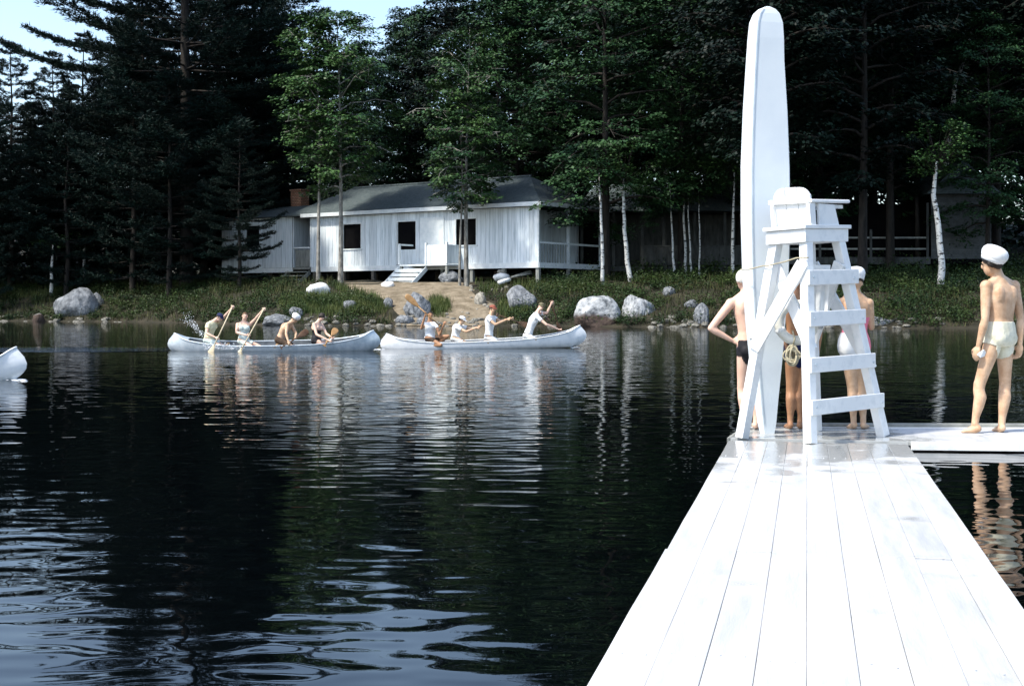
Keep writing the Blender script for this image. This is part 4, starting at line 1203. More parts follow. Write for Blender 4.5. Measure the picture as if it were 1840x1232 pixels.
def deciduous(seed, H, base, Rc, nl, per_limb, per_spray, size, tr, m_leaf, m_bark, lean=(0, 0), spray_r=.75, up=.35, bend=.25):
    g = np.random.default_rng(seed); r = random.Random(seed)
    ph1, ph2 = r.uniform(0, 6), r.uniform(0, 6)
    def tp(t):
        return Vector((lean[0] * t * t * H + bend * math.sin(t * 5 + ph1) * t, lean[1] * t * t * H + bend * math.sin(t * 4 + ph2) * t, H * t))
    mb = MB(); mb.tube([tp(0) - Vector((0, 0, .5))] + [tp(i / 12) for i in range(13)], [tr * 1.35] + [tr * (1.15 if i == 0 else 1 - .93 * (i / 12) ** .9) for i in range(13)], 9)
    C, Nn, Dd, Sz = [], [], [], []
    for i in range(nl):
        h = (i + .5) / nl; t = base + (1 - base) * h * .97
        az = i * 2.39996 + r.uniform(-.4, .4)
        prof = Rc * (math.sin(math.pi * (.16 + .80 * h)) ** .8) * r.uniform(.65, 1.12)
        p0 = tp(t); dirh = Vector((math.cos(az), math.sin(az), 0)); el = up + .5 * h + r.uniform(-.15, .2)
        pts = [p0]; 
        for q in range(1, 6):
            f = q / 5
            pts.append(p0 + dirh * prof * f + Vector((0, 0, prof * (math.tan(el) * f - .45 * f * f))) + Vector((r.uniform(-.1, .1), r.uniform(-.1, .1), r.uniform(-.08, .08))) * prof * .4)
        mb.tube(pts, [max(.02, tr * (.42 - .25 * h) * (1 - .85 * q / 5)) for q in range(6)], 5)
        ns = max(2, int(per_limb * (.4 + .6 * prof / Rc)))
        for k in range(ns):
            f = r.uniform(.22, 1.0) ** .7
            a = f * 5; ia = min(4, int(a)); pc = pts[ia].lerp(pts[ia + 1], a - ia)
            off = dirh.cross(Vector((0, 0, 1))) * r.gauss(0, .30) * prof * (1.15 - .5 * f) + Vector((0, 0, r.gauss(.0, .10) * prof))
            c = np.array(pc + off)
            if k % 2 == 0: mb.tube([pc, pc.lerp(Vector(c), .6) - Vector((0, 0, .03)), Vector(c)], [.022, .014, .008], 4)
            n_ = max(6, int(per_spray * r.uniform(.6, 1.3)))
            rr = spray_r * r.uniform(.6, 1.25)
            pol = np.sqrt(g.random(n_)) * rr; pa = g.random(n_) * 6.283
            out = np.array(dirh); tilt = g.normal(0, .18, 2)
            x, y = pol * np.cos(pa), pol * np.sin(pa)
            z = g.normal(0, .10, n_) * rr - .28 * pol ** 2 / rr + tilt[0] * x + tilt[1] * y
            C.append(c + np.stack([x, y, z], 1))
            nrm = np.stack([g.normal(0, .42, n_) + out[0] * .35, g.normal(0, .42, n_) + out[1] * .35, np.full(n_, 1.0)], 1)
            Nn.append(nrm)
            Dd.append(np.stack([x, y, -.3 * rr + z * 0], 1) + g.normal(0, .35, (n_, 3)) * rr + out * .3)
            Sz.append(size * g.uniform(.6, 1.25, n_))
    tm = mb.mesh('trunk', m_bark, smooth=True)
    cm = leaf_mesh('crown', np.concatenate(C), np.concatenate(Nn), np.concatenate(Dd), np.concatenate(Sz), m_leaf)
    return tm, cm

def pine(seed, H, base, Lmax, m_leaf, m_bark, tr, spacing=.85, dens=1.0, needle=.30, peak=.35, extra=()):
    g = np.random.default_rng(seed); r = random.Random(seed)
    mb = MB(); mb.tube([(0, 0, -.5)] + [(.08 * math.sin(i), .08 * math.cos(i * 1.3), H * i / 10) for i in range(11)], [tr * 1.3] + [tr * (1 - .92 * i / 10) for i in range(11)], 9)
    Pts, Dirs = [], []
    z = base * H
    todo = list(extra)
    while z < H * .985 or todo:
        ex = todo.pop() if z >= H * .985 else None
        if ex: z0_ = ex[0]
        else: z0_ = z
        z_keep = z; z = z0_
        h = (z - base * H) / (H * (1 - base))
        env = (h / peak) ** .35 if h < peak else ((1 - h) / (1 - peak)) ** .8
        env = max(.10, env if h > .02 else .7)
        nb_ = 1 if ex else r.choice((5, 6, 6, 7)); a0 = r.uniform(0, 6.28)
        for k in range(nb_):
            az = a0 + 6.283 * k / nb_ + r.uniform(-.3, .3)
            L = Lmax * env * r.uniform(.55, 1.12)
            if ex: az, L = ex[1], ex[2]
            elif r.random() < .10: continue
            d = Vector((math.cos(az), math.sin(az), 0)); sdv = Vector((-d.y, d.x, 0))
            p0 = Vector((0, 0, z + r.uniform(-.22, .22)))
            sag = r.uniform(.02, .10) * (1 - .6 * h); tipup = r.uniform(.08, .20); rise = .22 * h + r.uniform(-.05, .05)
            def bp(f): return p0 + d * L * f + Vector((0, 0, L * (rise * f - sag * math.sin(f * 2.6) + tipup * f ** 3)))
            mb.tube([bp(q / 5) for q in range(6)], [max(.012, tr * .22 * (1 - h * .7) * (1 - .9 * q / 5)) for q in range(6)], 4)
            nt_ = int((4 + L * 4.6) * dens)
            for j in range(nt_):
                f = .25 + .75 * (j + r.random()) / nt_
                sgn = 1 if j % 2 else -1
                tl_ = (.25 + .42 * L * (1 - f) ** .7 * f) * r.uniform(.6, 1.35)
                tl_ = min(tl_, 2.0)
                dirt = (d * r.uniform(.5, .9) + sdv * sgn * r.uniform(.5, 1.0) + Vector((0, 0, r.uniform(.0, .16)))).normalized()
                b0 = bp(f)
                nn_ = max(1, int(tl_ / .26))
                for q in range(nn_):
                    p = b0 + dirt * tl_ * (q + 1) / nn_
                    Pts.append(tuple(p)); Dirs.append(tuple(dirt))
            for q in range(4):
                Pts.append(tuple(bp(1 - q * .05))); Dirs.append(tuple((bp(1) - bp(.9)).normalized()))
        z = z_keep if ex else z + spacing * r.uniform(.75, 1.25) * (1.15 - .45 * h)
    Pn = np.array(Pts); Dn = np.array(Dirs)
    k = 12
    Pn = np.repeat(Pn, k, 0); Dn = np.repeat(Dn, k, 0); n = len(Pn)
    nd = Dn * .7 + g.normal(0, 1, (n, 3)) * np.array([.6, .6, .32]) + np.array([0, 0, .22]); nd /= np.linalg.norm(nd, axis=1, keepdims=True)
    sd_ = np.cross(nd, g.normal(0, 1, (n, 3))); sd_ /= np.linalg.norm(sd_, axis=1, keepdims=True) + 1e-9
    L = needle * g.uniform(.6, 1.25, n)[:, None]
    Pn = Pn + g.normal(0, .06, (n, 3))
    V = np.stack([Pn - sd_ * .032, Pn + sd_ * .032, Pn + nd * L], 1).reshape(-1, 3)
    return mb.mesh('trunk', m_bark, smooth=True), np_mesh('crown', V, np.arange(n * 3, dtype=np.int32).reshape(-1, 3), m_leaf)

def plant(name, meshes, label, x, y, sc=1.0, rot=0.0, group=None, z=None, sz=None):
    t = thing(name, label, 'tree', (x, y, gz(x, y) if z is None else z), rot, group)
    t.scale = (sc, sc, sz or sc)
    mesh_obj('trunk', meshes[0], t)
    c = mesh_obj('crown', meshes[1], t); c['kind'] = 'stuff'
    return t

BK, BG = M['bark'], M['bark_grey']
V_pine_big = pine(1, 40, .07, 10.5, M['pine_leaf'], BK, .48, 1.55, 1.15, .34, peak=.45, extra=((15.0, 3.14, 12.6), (16.3, 3.05, 11.2), (18.6, 3.2, 9.5), (18.0, .0, 9.6), (15.6, .05, 7.4), (16.2, -.5, 8.5), (9.5, -.9, 8.0), (12.0, -1.9, 8.0), (7.5, -2.3, 8.0)))
V_pine_a = pine(2, 24, .07, 6.6, M['pine_leaf'], BK, .30, 1.30, 1.2, .30)
V_pine_b = pine(3, 30, .08, 7.4, M['pine_leaf'], BK, .36, 1.45, 1.15, .32)
V_pine_s = pine(4, 14, .06, 4.0, M['pine_leaf'], BK, .20, .95, 1.3, .26)
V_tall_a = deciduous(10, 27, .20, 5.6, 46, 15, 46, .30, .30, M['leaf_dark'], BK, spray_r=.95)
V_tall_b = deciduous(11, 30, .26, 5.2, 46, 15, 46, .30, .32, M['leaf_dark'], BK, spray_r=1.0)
V_maple_a = deciduous(12, 24, .14, 5.6, 44, 15, 56, .24, .28, M['leaf'], BK, spray_r=.85, up=.18)
V_maple_b = deciduous(13, 22, .20, 5.0, 40, 14, 56, .24, .24, M['leaf'], BK, spray_r=.85, up=.2)
V_mid_a = deciduous(14, 17, .34, 3.8, 34, 12, 50, .22, .17, M['leaf_light'], BG, spray_r=.75, lean=(.01, 0))
V_mid_b = deciduous(15, 16, .46, 3.0, 32, 11, 48, .22, .13, M['leaf_light'], BG, spray_r=.7)
V_young = deciduous(16, 12, .40, 2.4, 24, 9, 44, .21, .09, M['leaf'], BG, spray_r=.6)

def at(px, d): return ((px - HX) / F * d, d)
def pl(name, v, label, px, d, sc=1.0, rot=None, group=None, **k):
    x, y = at(px, d)
    return plant(name, v, label, x, y, sc, random.uniform(0, 6.28) if rot is None else rot, group, **k)

pl('pine_tree', V_pine_big, 'tallest dark pine, spreading layered boughs to the top of the picture', 334, 91, 1.0, 0.0)
pl('pine_tree', V_pine_a, 'dark pine with a dark trunk in front of the left end of the long cabin', 430, 85.5, .46, .3)
pl('pine_tree', V_pine_a, 'lower dark pine standing at the left edge of the picture', 20, 96, .74, 2.0)
pl('pine_tree', V_pine_b, 'dark pine left of the tallest pine, its top against the sky', 150, 100, .64, 4.0)
pl('pine_tree', V_pine_s, 'small dark pine over the grey boulder on the left shore', 120, 93, .95, 1.3)
pl('pine_tree', V_pine_s, 'small dark pine right of the left shore boulder', 240, 92, 1.15, 2.6)
pl('pine_tree', V_pine_a, 'dark pine with low boughs at the left edge above the bow of the cropped canoe', -50, 91, .80, 5.1)
pl('pine_tree', V_pine_a, 'dark pine between the small shore pines on the left', 95, 99, .72, 1.9)
pl('pine_tree', V_pine_a, 'dark pine just left of the tallest pine, half its height', 255, 97, .95, .7)
pl('pine_tree', V_pine_a, 'dark pine just right of the tallest pine, half its height', 395, 97, .9, 3.9)
pl('pine_tree', V_pine_a, 'dark pine in front of the trunk of the tallest pine', 305, 88.5, .66, 2.4)
pl('pine_tree', V_pine_b, 'dark pine behind the chimney of the long cabin', 470, 102, .78, 3.3)
pl('maple_tree', V_mid_b, 'slender light green tree with twin thin stems at the left end of the long cabin', 572, 82.5, 1.0, .4)
pl('maple_tree', V_mid_a, 'light green tree with a pale curving trunk before the left cabin window', 612, 82, .98, 2.2)
pl('maple_tree', V_mid_a, 'leafy tree with a grey mottled trunk before the right cabin window', 838, 79.0, .90, 5.1)
pl('maple_tree', V_young, 'thin stem beside the grey mottled trunk at the right cabin window', 826, 78.8, .95, 1.9)
pl('maple_tree', V_maple_a, 'broad maple with light boughs hanging over the right end of the long cabin', 1088, 79.5, 1.0, .9)
pl('maple_tree', V_maple_b, 'bushy maple just left of the tall white board', 1225, 82.5, 1.05, 3.7)
pl('maple_tree', V_maple_b, 'maple behind the tall white board', 1330, 86, 1.2, 5.0)
pl('maple_tree', V_maple_a, 'dark leafy tree above the rescue board and chair arm', 1470, 84, 1.15, 2.7)
pl('maple_tree', V_tall_a, 'dark tree over the railed porch right of the chair', 1600, 79.5, .95, .6)
pl('maple_tree', V_maple_b, 'low dark maple before the gable of the clapboard cabin', 1775, 77.5, .72, 2.1)
pl('maple_tree', V_tall_b, 'tall dark tree with its trunk hidden by the left edge of the tall board', 1347, 75, .95, 3.2)
pl('maple_tree', V_tall_b, 'tall dark shore tree hidden low down by the tall board', 1385, 70, .92, 1.2)
pl('maple_tree', V_tall_a, 'tall dark shore tree behind the ladder rungs of the chair', 1550, 74, .95, 2.2)
pl('maple_tree', V_maple_a, 'maple over the ridge of the long cabin left of the mottled trunk', 735, 98, .78, 2.9)
pl('maple_tree', V_maple_a, 'maple over the ridge of the long cabin right of the mottled trunk', 930, 95, 1.0, 4.9)
pl('maple_tree', V_maple_b, 'dark maple between the tall board and the railed porch', 1520, 88, 1.1, 4.1)
pl('maple_tree', V_tall_b, 'dark tree behind the boy with the sailor hat', 1790, 84, 1.0, 1.5)
pl('maple_tree', V_tall_a, 'dark tree at the right edge of the picture', 1900, 80, 1.05, 4.4)

def birch(label, pts, d, rad, seed, crown=None, name='birch_tree'):
    """trunk through picture points at distance d, ground first"""
    b = P(*pts[0], d); z0 = gz(b.x, d)
    t = thing(name, label, 'tree', (b.x, d, z0))
    W_ = [P(px, py, d) - Vector((b.x, d, z0)) for px, py in pts]
    W_[0].z = -.15
    fine_ = []
    r = random.Random(seed)
    for i in range(len(W_) - 1):
        for q in range(4):
            f = q / 4; fine_.append(W_[i].lerp(W_[i + 1], f) + Vector((r.uniform(-.02, .02), r.uniform(-.05, .05), 0)))
    fine_.append(W_[-1])
    n = len(fine_)
    mb = MB().tube(fine_, [rad * (1 - .65 * i / (n - 1)) for i in range(n)], 9)
    br = MB(); top = fine_[-1]
    g = np.random.default_rng(seed)
    cr, cz, nsp = crown or (1.7, 1.6, 34)
    C, Nn, Dd, Sz = [], [], [], []
    for k in range(nsp):
        a = r.uniform(0, 6.28); u = r.uniform(-1, 1); q = r.uniform(.3, 1) ** .6
        c = top + Vector((math.cos(a) * cr * q * math.sqrt(1 - u * u * .8), math.sin(a) * cr * q * math.sqrt(1 - u * u * .8), u * cz + cz * .5))
        st = fine_[r.randrange(max(0, n - 4), n)]
        br.tube([st, st.lerp(c, .5) + Vector((0, 0, .1)), c], [rad * .12, .010, .004], 4)
        m_ = 40; rr = r.uniform(.4, .75)
        pol = np.sqrt(g.random(m_)) * rr; pa = g.random(m_) * 6.283
        x, y = pol * np.cos(pa), pol * np.sin(pa)
        C.append(np.array(c) + np.stack([x, y, g.normal(0, .12, m_) - .3 * pol], 1))
        Nn.append(np.stack([g.normal(0, .5, m_), g.normal(0, .5, m_), np.ones(m_)], 1)); Dd.append(g.normal(0, 1, (m_, 3))); Sz.append(.17 * g.uniform(.6, 1.3, m_))
    mesh_obj('trunk', mb.mesh('trunk', M['birch'], smooth=True), t)
    mesh_obj('branches', br.mesh('branches', M['bark'], smooth=True), t)
    c = mesh_obj('crown', leaf_mesh('crown', np.concatenate(C), np.concatenate(Nn), np.concatenate(Dd), np.concatenate(Sz), M['leaf_light']), t); c['kind'] = 'stuff'
    return t
birch('white birch leaning left over the bank above the two shore boulders', [(1134, 517), (1127, 470), (1122, 410), (1120, 350), (1122, 320)], 77, .16, 1)
birch('thin mottled birch at the right corner of the long cabin', [(1083, 508), (1082, 440), (1079, 370), (1076, 310)], 76.5, .12, 2, (1.5, 1.2, 16))
birch('thin white birch first of the row before the shaded lodge', [(1213, 506), (1209, 450), (1206, 390), (1204, 340)], 80.5, .085, 3)
birch('thin mottled birch second of the row before the shaded lodge', [(1232, 495), (1231, 440), (1228, 380), (1230, 335)], 81.5, .10, 4)
birch('thin birch third of the row before the shaded lodge', [(1243, 498), (1240, 450), (1237, 390), (1236, 335)], 81, .07, 5)
birch('thin birch last of the row before the shaded lodge', [(1256, 498), (1258, 440), (1256, 380), (1254, 335)], 81.2, .06, 6)
birch('birch with a patchy white stem beside the tall board', [(1316, 500), (1317, 430), (1318, 370), (1319, 310)], 80.5, .12, 7)
birch('thick white birch crooked in the middle before the clapboard cabin', [(1691, 528), (1692, 470), (1686, 400), (1678, 350), (1680, 320), (1684, 290)], 70.5, .20, 8, (2.0, 1.5, 44))
birch('tall birch with white upper limbs high on the right', [(1700, 500), (1694, 400), (1700, 290), (1709, 215), (1716, 150), (1735, 100), (1746, 50), (1752, 0)], 84, .22, 9, (2.8, 2.6, 60))
birch('small pale trunk below the pines left of the shore boulder', [(92, 525), (93, 480), (95, 440)], 93, .14, 10, (1.2, 1.0, 10))
birch('pale trunk among the pines right of the shore boulder', [(152, 500), (151, 465), (153, 430)], 96, .14, 11, (1.2, 1.0, 10))
# bare crooked branch of a dead snag
b0 = Vector((*at(1650, 81), 0)); b0.z = gz(b0.x, b0.y)
snag = thing('dead_tree', 'dead grey tree reaching a bare crooked branch to the left above the porch rail', 'tree', b0)
seg = [(1650, 520), (1648, 380), (1642, 260), (1636, 205)]
MB().tube([P(a, b, 81) for a, b in seg], [.16, .13, .10, .07], 7).obj('trunk', M['bark'], snag, smooth=True, world=True)
MB().tube([P(a, b, 80.5) for a, b in ((1637, 215), (1620, 197), (1590, 190), (1572, 178), (1553, 158), (1536, 151), (1520, 166), (1500, 172), (1484, 178))], [.06, .055, .05, .05, .045, .045, .035, .03, .015], 6).obj('bare_branch', M['bark_grey'], snag, smooth=True, world=True)
MB().tube([P(a, b, 80.5) for a, b in ((1509, 168), (1504, 152), (1515, 140), (1519, 128), (1510, 124))], [.03, .028, .028, .022, .01], 6).obj('bare_twig', M['bark_grey'], snag, smooth=True, world=True)
MB().tube([P(a, b, 80.5) for a, b in ((1536, 151), (1548, 140), (1553, 127))], [.03, .025, .01], 6).obj('bare_twig', M['bark_grey'], snag, smooth=True, world=True)

# the wood behind, each tree its own
SKX = [-400, -60, 60, 140, 200, 300, 450, 505, 540, 690, 720, 800, 900, 960, 1100, 2400]
SKY_ = [150, 150, 150, 140, 50, -100, -120, 20, 95, 50, -10, -30, -80, -150, -380, -380]
frng = random.Random(21)
tries = []
for row, (dd, n) in enumerate(((97, 17), (106, 17), (118, 17), (132, 15))):
    for i in range(n):
        px = -260 + 2360 * (i + .5 + frng.uniform(-.35, .35)) / n
        tries.append((px, dd + frng.uniform(-3.5, 3.5)))
for px, dd in tries:
    yt = np.interp(px, SKX, SKY_) + frng.uniform(0, 45)
    x, y = at(px, dd)
    if 960 < px < 1380 and y < 93: continue
    z0 = gz(x, y)
    top = EYE + (HY - yt) / F * dd
    h = min(38, max(9, top - z0))
    if px < 500:
        v, H0, nm, lb = random.choice(((V_pine_a, 24, 'pine_tree', 0), (V_pine_b, 30, 'pine_tree', 0)))
    elif px < 720 or frng.random() < (.65 if px < 1100 else .2):
        v, H0, nm = frng.choice(((V_maple_b, 22, 'maple_tree'), (V_maple_a, 24, 'maple_tree')))
    else:
        v, H0, nm = frng.choice(((V_tall_a, 27, 'forest_tree'), (V_tall_b, 30, 'forest_tree')))
    sc = h / H0
    wsc = min(1.35, max(sc, .72))
    lab = {'pine_tree': 'dark pine in the wood behind the left shore', 'maple_tree': 'leafy green tree in the wood behind the long cabin', 'forest_tree': 'tall dark tree in the wood behind the cabins'}[nm]
    plant(nm, v, lab, x, y, wsc, frng.uniform(0, 6.28), {'pine_tree': 'pines behind the left shore', 'maple_tree': 'leafy trees behind the long cabin', 'forest_tree': 'tall trees behind the cabins'}[nm], sz=sc)

# ------------------------------------------------------------------ undergrowth, grass
def path_inside(px, py):
    ys = [r_[0] for r_ in rows][::-1]
    if py > 588 or py < 506: return False
    a = np.interp(py, ys, [r_[1] for r_ in rows][::-1]); b = np.interp(py, ys, [r_[2] for r_ in rows][::-1])
    return a - 4 < px < b + 4
def proj(x, y, z): return HX + F * x / y, HY + F * (EYE - z) / y
g = np.random.default_rng(5)
C, Nn, Dd, Sz = [], [], [], []
for i in range(7000):
    x = g.uniform(-40, 38); s = g.uniform(.15, 15) if g.random() < .8 else g.uniform(15, 34)
    y = shore(x) + s; z = gz(x, y)
    px, py = proj(x, y, z)
    if path_inside(px, py) or px < -60 or px > 1900: continue
    if 520 < px < 700 and 505 < py < 530 and g.random() < .6: continue
    if 690 < px < 960 and s > 6.5: continue
    if 430 < px < 1040 and s > 11: continue
    right = px > 925
    if 840 < px < 925 and g.random() < .75: continue
    if g.random() < .25: continue
    pn = mnoise.noise(Vector((x * .42, y * .42, 3.3))) + .4 * mnoise.noise(Vector((x * 1.1, y * 1.1, 9.3)))
    if pn < (-.15 if right else -.35 if px < 540 else .0) and s > .6: continue
    h = g.uniform(.20, .5) * (1 + .9 * max(0, pn)) * (1.3 if right else .95) * (1 if s < 15 else 1.8)
    rad = h * g.uniform(.9, 1.5)
    n = int(50 + 90 * h)
    u = g.normal(0, .42, (n, 3)) * np.array([rad, rad, h * .75]) + np.array([x, y, z + h * .5])
    C.append(u); Nn.append(g.normal(0, .55, (n, 3)) + np.array([0, -.15, 1.0])); Dd.append(g.normal(0, 1, (n, 3))); Sz.append(.085 * g.uniform(.5, 1.6, n) * (1 if s < 15 else 1.6))
o = mesh_obj('ground_cover', leaf_mesh('ground_cover', np.concatenate(C), np.concatenate(Nn), np.concatenate(Dd), np.concatenate(Sz), M['shrub'], .38))
tag(o, 'low green shrubs and ferns covering the lake bank', kind='stuff')
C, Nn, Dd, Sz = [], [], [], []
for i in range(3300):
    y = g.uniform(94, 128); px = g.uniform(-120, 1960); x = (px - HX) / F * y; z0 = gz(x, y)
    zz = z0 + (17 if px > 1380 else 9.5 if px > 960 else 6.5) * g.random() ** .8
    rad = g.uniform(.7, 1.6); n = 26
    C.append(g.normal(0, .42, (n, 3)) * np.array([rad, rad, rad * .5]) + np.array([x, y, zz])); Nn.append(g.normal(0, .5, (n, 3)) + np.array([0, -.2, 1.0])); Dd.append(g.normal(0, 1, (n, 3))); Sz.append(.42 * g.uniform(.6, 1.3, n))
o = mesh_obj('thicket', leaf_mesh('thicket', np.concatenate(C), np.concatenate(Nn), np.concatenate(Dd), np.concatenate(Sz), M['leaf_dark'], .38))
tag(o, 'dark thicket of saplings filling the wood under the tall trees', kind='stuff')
Vb = []
for i in range(26000):
    x = g.uniform(-40, 38); sq = g.uniform(.1, 13); y = shore(x) + sq; z = gz(x, y); px, py = proj(x, y, z)
    if path_inside(px, py) or px < -60 or px > 1900 or (430 < px < 1040 and sq > 11): continue
    pn = mnoise.noise(Vector((x * .35 + 7, y * .35, 1.3)))
    if pn < -.25: continue
    L = g.uniform(.2, .62) * (1 + .6 * max(0, pn)); a2 = g.uniform(0, 6.283); ln = g.uniform(.15, .8)
    sx_, sy_ = math.cos(a2 + 1.57) * .02, math.sin(a2 + 1.57) * .02
    Vb += [(x - sx_, y - sy_, z - .03), (x + sx_, y + sy_, z - .03), (x + math.cos(a2) * ln * L, y + math.sin(a2) * ln * L, z + L)]
Vb = np.array(Vb)
o = mesh_obj('brush', np_mesh('brush', Vb, np.arange(len(Vb)).reshape(-1, 3), M['brush']))
tag(o, 'rough dull grass and brush growing over the lake bank', kind='stuff')
C, Nn, Dd, Sz = [], [], [], []
for i in range(620):
    px = g.uniform(500, 1110); y = g.uniform(98, 110); x = (px - HX) / F * y; z0 = gz(x, y)
    zz = g.uniform(6.5, 18) if px > 690 else g.uniform(6.5, 14)
    rad = g.uniform(.7, 1.5); n = 34
    C.append(g.normal(0, .42, (n, 3)) * np.array([rad, rad, rad * .4]) + np.array([x, y, zz])); Nn.append(g.normal(0, .45, (n, 3)) + np.array([-.1, -.2, 1.0])); Dd.append(g.normal(0, 1, (n, 3))); Sz.append(.30 * g.uniform(.6, 1.3, n))
o = mesh_obj('understorey', leaf_mesh('understorey', np.concatenate(C), np.concatenate(Nn), np.concatenate(Dd), np.concatenate(Sz), M['leaf'], .38))
tag(o, 'green leafy understorey of the wood rising behind the cabin roof', kind='stuff')
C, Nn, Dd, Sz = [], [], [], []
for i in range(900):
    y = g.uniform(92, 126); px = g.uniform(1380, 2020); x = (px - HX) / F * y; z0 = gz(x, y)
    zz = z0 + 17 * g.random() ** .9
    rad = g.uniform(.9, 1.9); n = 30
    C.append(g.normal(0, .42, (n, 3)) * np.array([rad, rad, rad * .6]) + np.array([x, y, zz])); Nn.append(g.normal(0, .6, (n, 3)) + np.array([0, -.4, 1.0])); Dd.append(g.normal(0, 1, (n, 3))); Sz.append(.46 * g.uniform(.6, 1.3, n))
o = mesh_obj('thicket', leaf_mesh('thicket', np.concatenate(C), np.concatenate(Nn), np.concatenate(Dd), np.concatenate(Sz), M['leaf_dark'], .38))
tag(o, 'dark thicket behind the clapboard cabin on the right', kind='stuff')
Vg = []
for (cx, cy, rx, ry, n) in ((672, 545, 42, 22, 3000), (600, 555, 60, 18, 2200), (785, 556, 24, 15, 1500), (925, 560, 30, 16, 1600), (560, 548, 60, 16, 1800), (640, 522, 40, 8, 900), (990, 520, 70, 10, 1400), (40, 528, 60, 10, 1200), (870, 520, 36, 8, 500)):
    for k in range(n):
        a = g.uniform(0, 6.283); q = math.sqrt(g.random())
        px, py = cx + rx * q * math.cos(a), cy + ry * q * math.sin(a)
        if path_inside(px, py) and not (770 < px < 812): continue
        # distance from the height profile of the bank
        d0 = None
        for dd in np.arange(62, 100, .8):
            x = (px - HX) / F * dd
            if EYE - (py - HY) / F * dd <= gz(x, dd): d0 = dd; break
        if d0 is None: continue
        x = (px - HX) / F * d0 + g.normal(0, .08); y = d0 + g.uniform(-.5, .5); z = gz(x, y)
        L = g.uniform(.22, .55); a2 = g.uniform(0, 6.283); ln = g.uniform(.1, .5)
        tipv = (x + math.cos(a2) * ln * L, y + math.sin(a2) * ln * L, z + L)
        sx_, sy_ = math.cos(a2 + 1.57) * .018, math.sin(a2 + 1.57) * .018
        Vg += [(x - sx_, y - sy_, z - .03), (x + sx_, y + sy_, z - .03), tipv]
Vg = np.array(Vg)
o = mesh_obj('grass', np_mesh('grass', Vg, np.arange(len(Vg)).reshape(-1, 3), M['grass']))
tag(o, 'tufts of yellow green grass along the sides of the dirt path', kind='stuff')

# ------------------------------------------------------------------ rocks
def rock_mesh(seed, planes=14, rough=.06, sub=3, m_=None, smooth=True):
    r = random.Random(seed)
    pls = []
    for k in range(planes):
        n = Vector((r.gauss(0, 1), r.gauss(0, 1), r.gauss(0, 1))).normalized(); pls.append((n, r.uniform(.72, 1.0)))
    bm = bmesh.new(); bmesh.ops.create_icosphere(bm, subdivisions=sub, radius=1)
    for v in bm.verts:
        d = v.co.normalized(); k = 1.08
        for n, q in pls:
            c = d.dot(n)
            if c > .05: k = min(k, q / c)
        k *= 1 + rough * mnoise.fractal(d * 1.7 + Vector((seed * 3.1, 0, 0)), .6, 2.0, 5)
        v.co = d * k
    me = bpy.data.meshes.new('rock'); bm.to_mesh(me); bm.free()
    if smooth: me.polygons.foreach_set('use_smooth', [True] * len(me.polygons))
    me.materials.append(m_ or M['boulder'])
    return me
def rock(label, x0, x1, y0, y1, seed, m_=None, name='boulder', planes=14, rot=None, depth=.8, d=None, sink=.25, tilt=(0, 0), group=None, me=None):
    px = (x0 + x1) / 2
    d = d or ground_hit(px, y1)
    w_ = (x1 - x0) / F * d / 2; h = (y1 - y0) / F * d
    c = P(px, y1, d)
    o = link(bpy.data.objects.new(name, me or rock_mesh(seed, planes, m_=m_, sub=4 if (x1 - x0) > 40 else 3)))
    hh = h / (2 - sink * 2) * 1.0
    o.location = (c.x, c.y + w_ * depth * .6, c.z + hh * (1 - sink * 2) * 1.0)
    o.scale = (w_ * 1.08, w_ * depth, hh * 1.08)
    o.rotation_euler = (tilt[0], tilt[1], 0 if rot is None else rot)
    return tag(o, label, 'boulder' if (x1 - x0) > 28 else 'stone', group)
rock('big rounded pale boulder, left one of the pair on the shore', 1036, 1115, 535, 589, 3, d=68, sink=.22)
rock('pale boulder with a pointed top, right one of the pair on the shore', 1121, 1174, 530, 588, 8, d=68.5, sink=.22, planes=11)
rock('big grey slanted boulder on the left shore under the pines', 97, 166, 519, 576, 21, M['boulder_dry'], d=87, sink=.2, planes=10)
rock('dark boulder beside the big slanted boulder on the left shore', 158, 192, 530, 572, 33, M['boulder_dry'], d=88.5)
rock('small pale stone at the water edge below the left shore boulder', 57, 79, 562, 580, 5, d=86, name='stone')
rock('flat white rock on the bank in front of the left cabin steps', 552, 592, 509, 528, 6, M['stone_white'], planes=8)
rock('grey angular boulder leaning on the bank behind the bow paddler', 912, 960, 516, 556, 12, M['boulder_dry'], planes=9, tilt=(0, -.25))
rock('round grey boulder at the left edge of the dirt path', 727, 770, 527, 571, 14, M['boulder_dry'], planes=16)
rock('grey boulder against the cabin piers beside the mottled trunk', 791, 832, 488, 508, 15, M['boulder_dry'], d=80.5)
rock('grey stone in the shrubs left of the dirt path', 614, 640, 540, 556, 16, M['boulder_dry'], name='stone')
rock('grey stone left of the round path boulder', 688, 706, 536, 553, 17, M['boulder_dry'], name='stone')
rock('grey stone just behind the stooping paddler with the white cap', 518, 542, 552, 570, 18, M['boulder_dry'], name='stone')
rock('half buried stone low behind the stooping paddler', 470, 520, 566, 582, 19, M['boulder_dry'], d=71.5)
rock('dark grey shore stone below the round path boulder', 712, 745, 565, 582, 20, M['boulder_dry'], name='stone')
rock('low pale shore stone right of the round path boulder', 750, 776, 568, 584, 22, M['boulder_dry'], name='stone')
rock('pointed grey rock on the shore left of the tall board', 1248, 1276, 549, 589, 23, M['boulder_dry'], d=66.5, planes=9)
rock('pale stone in the shrubs above the right shore', 1190, 1214, 516, 530, 24, M['boulder_dry'], name='stone')
rock('mossy stone low on the bank left of the tall board', 1230, 1254, 538, 552, 25, M['boulder_dry'], name='stone')
rock('flat grey rock at the waterline right of the chair legs', 1560, 1604, 568, 590, 26, M['boulder_dry'], d=64.5)
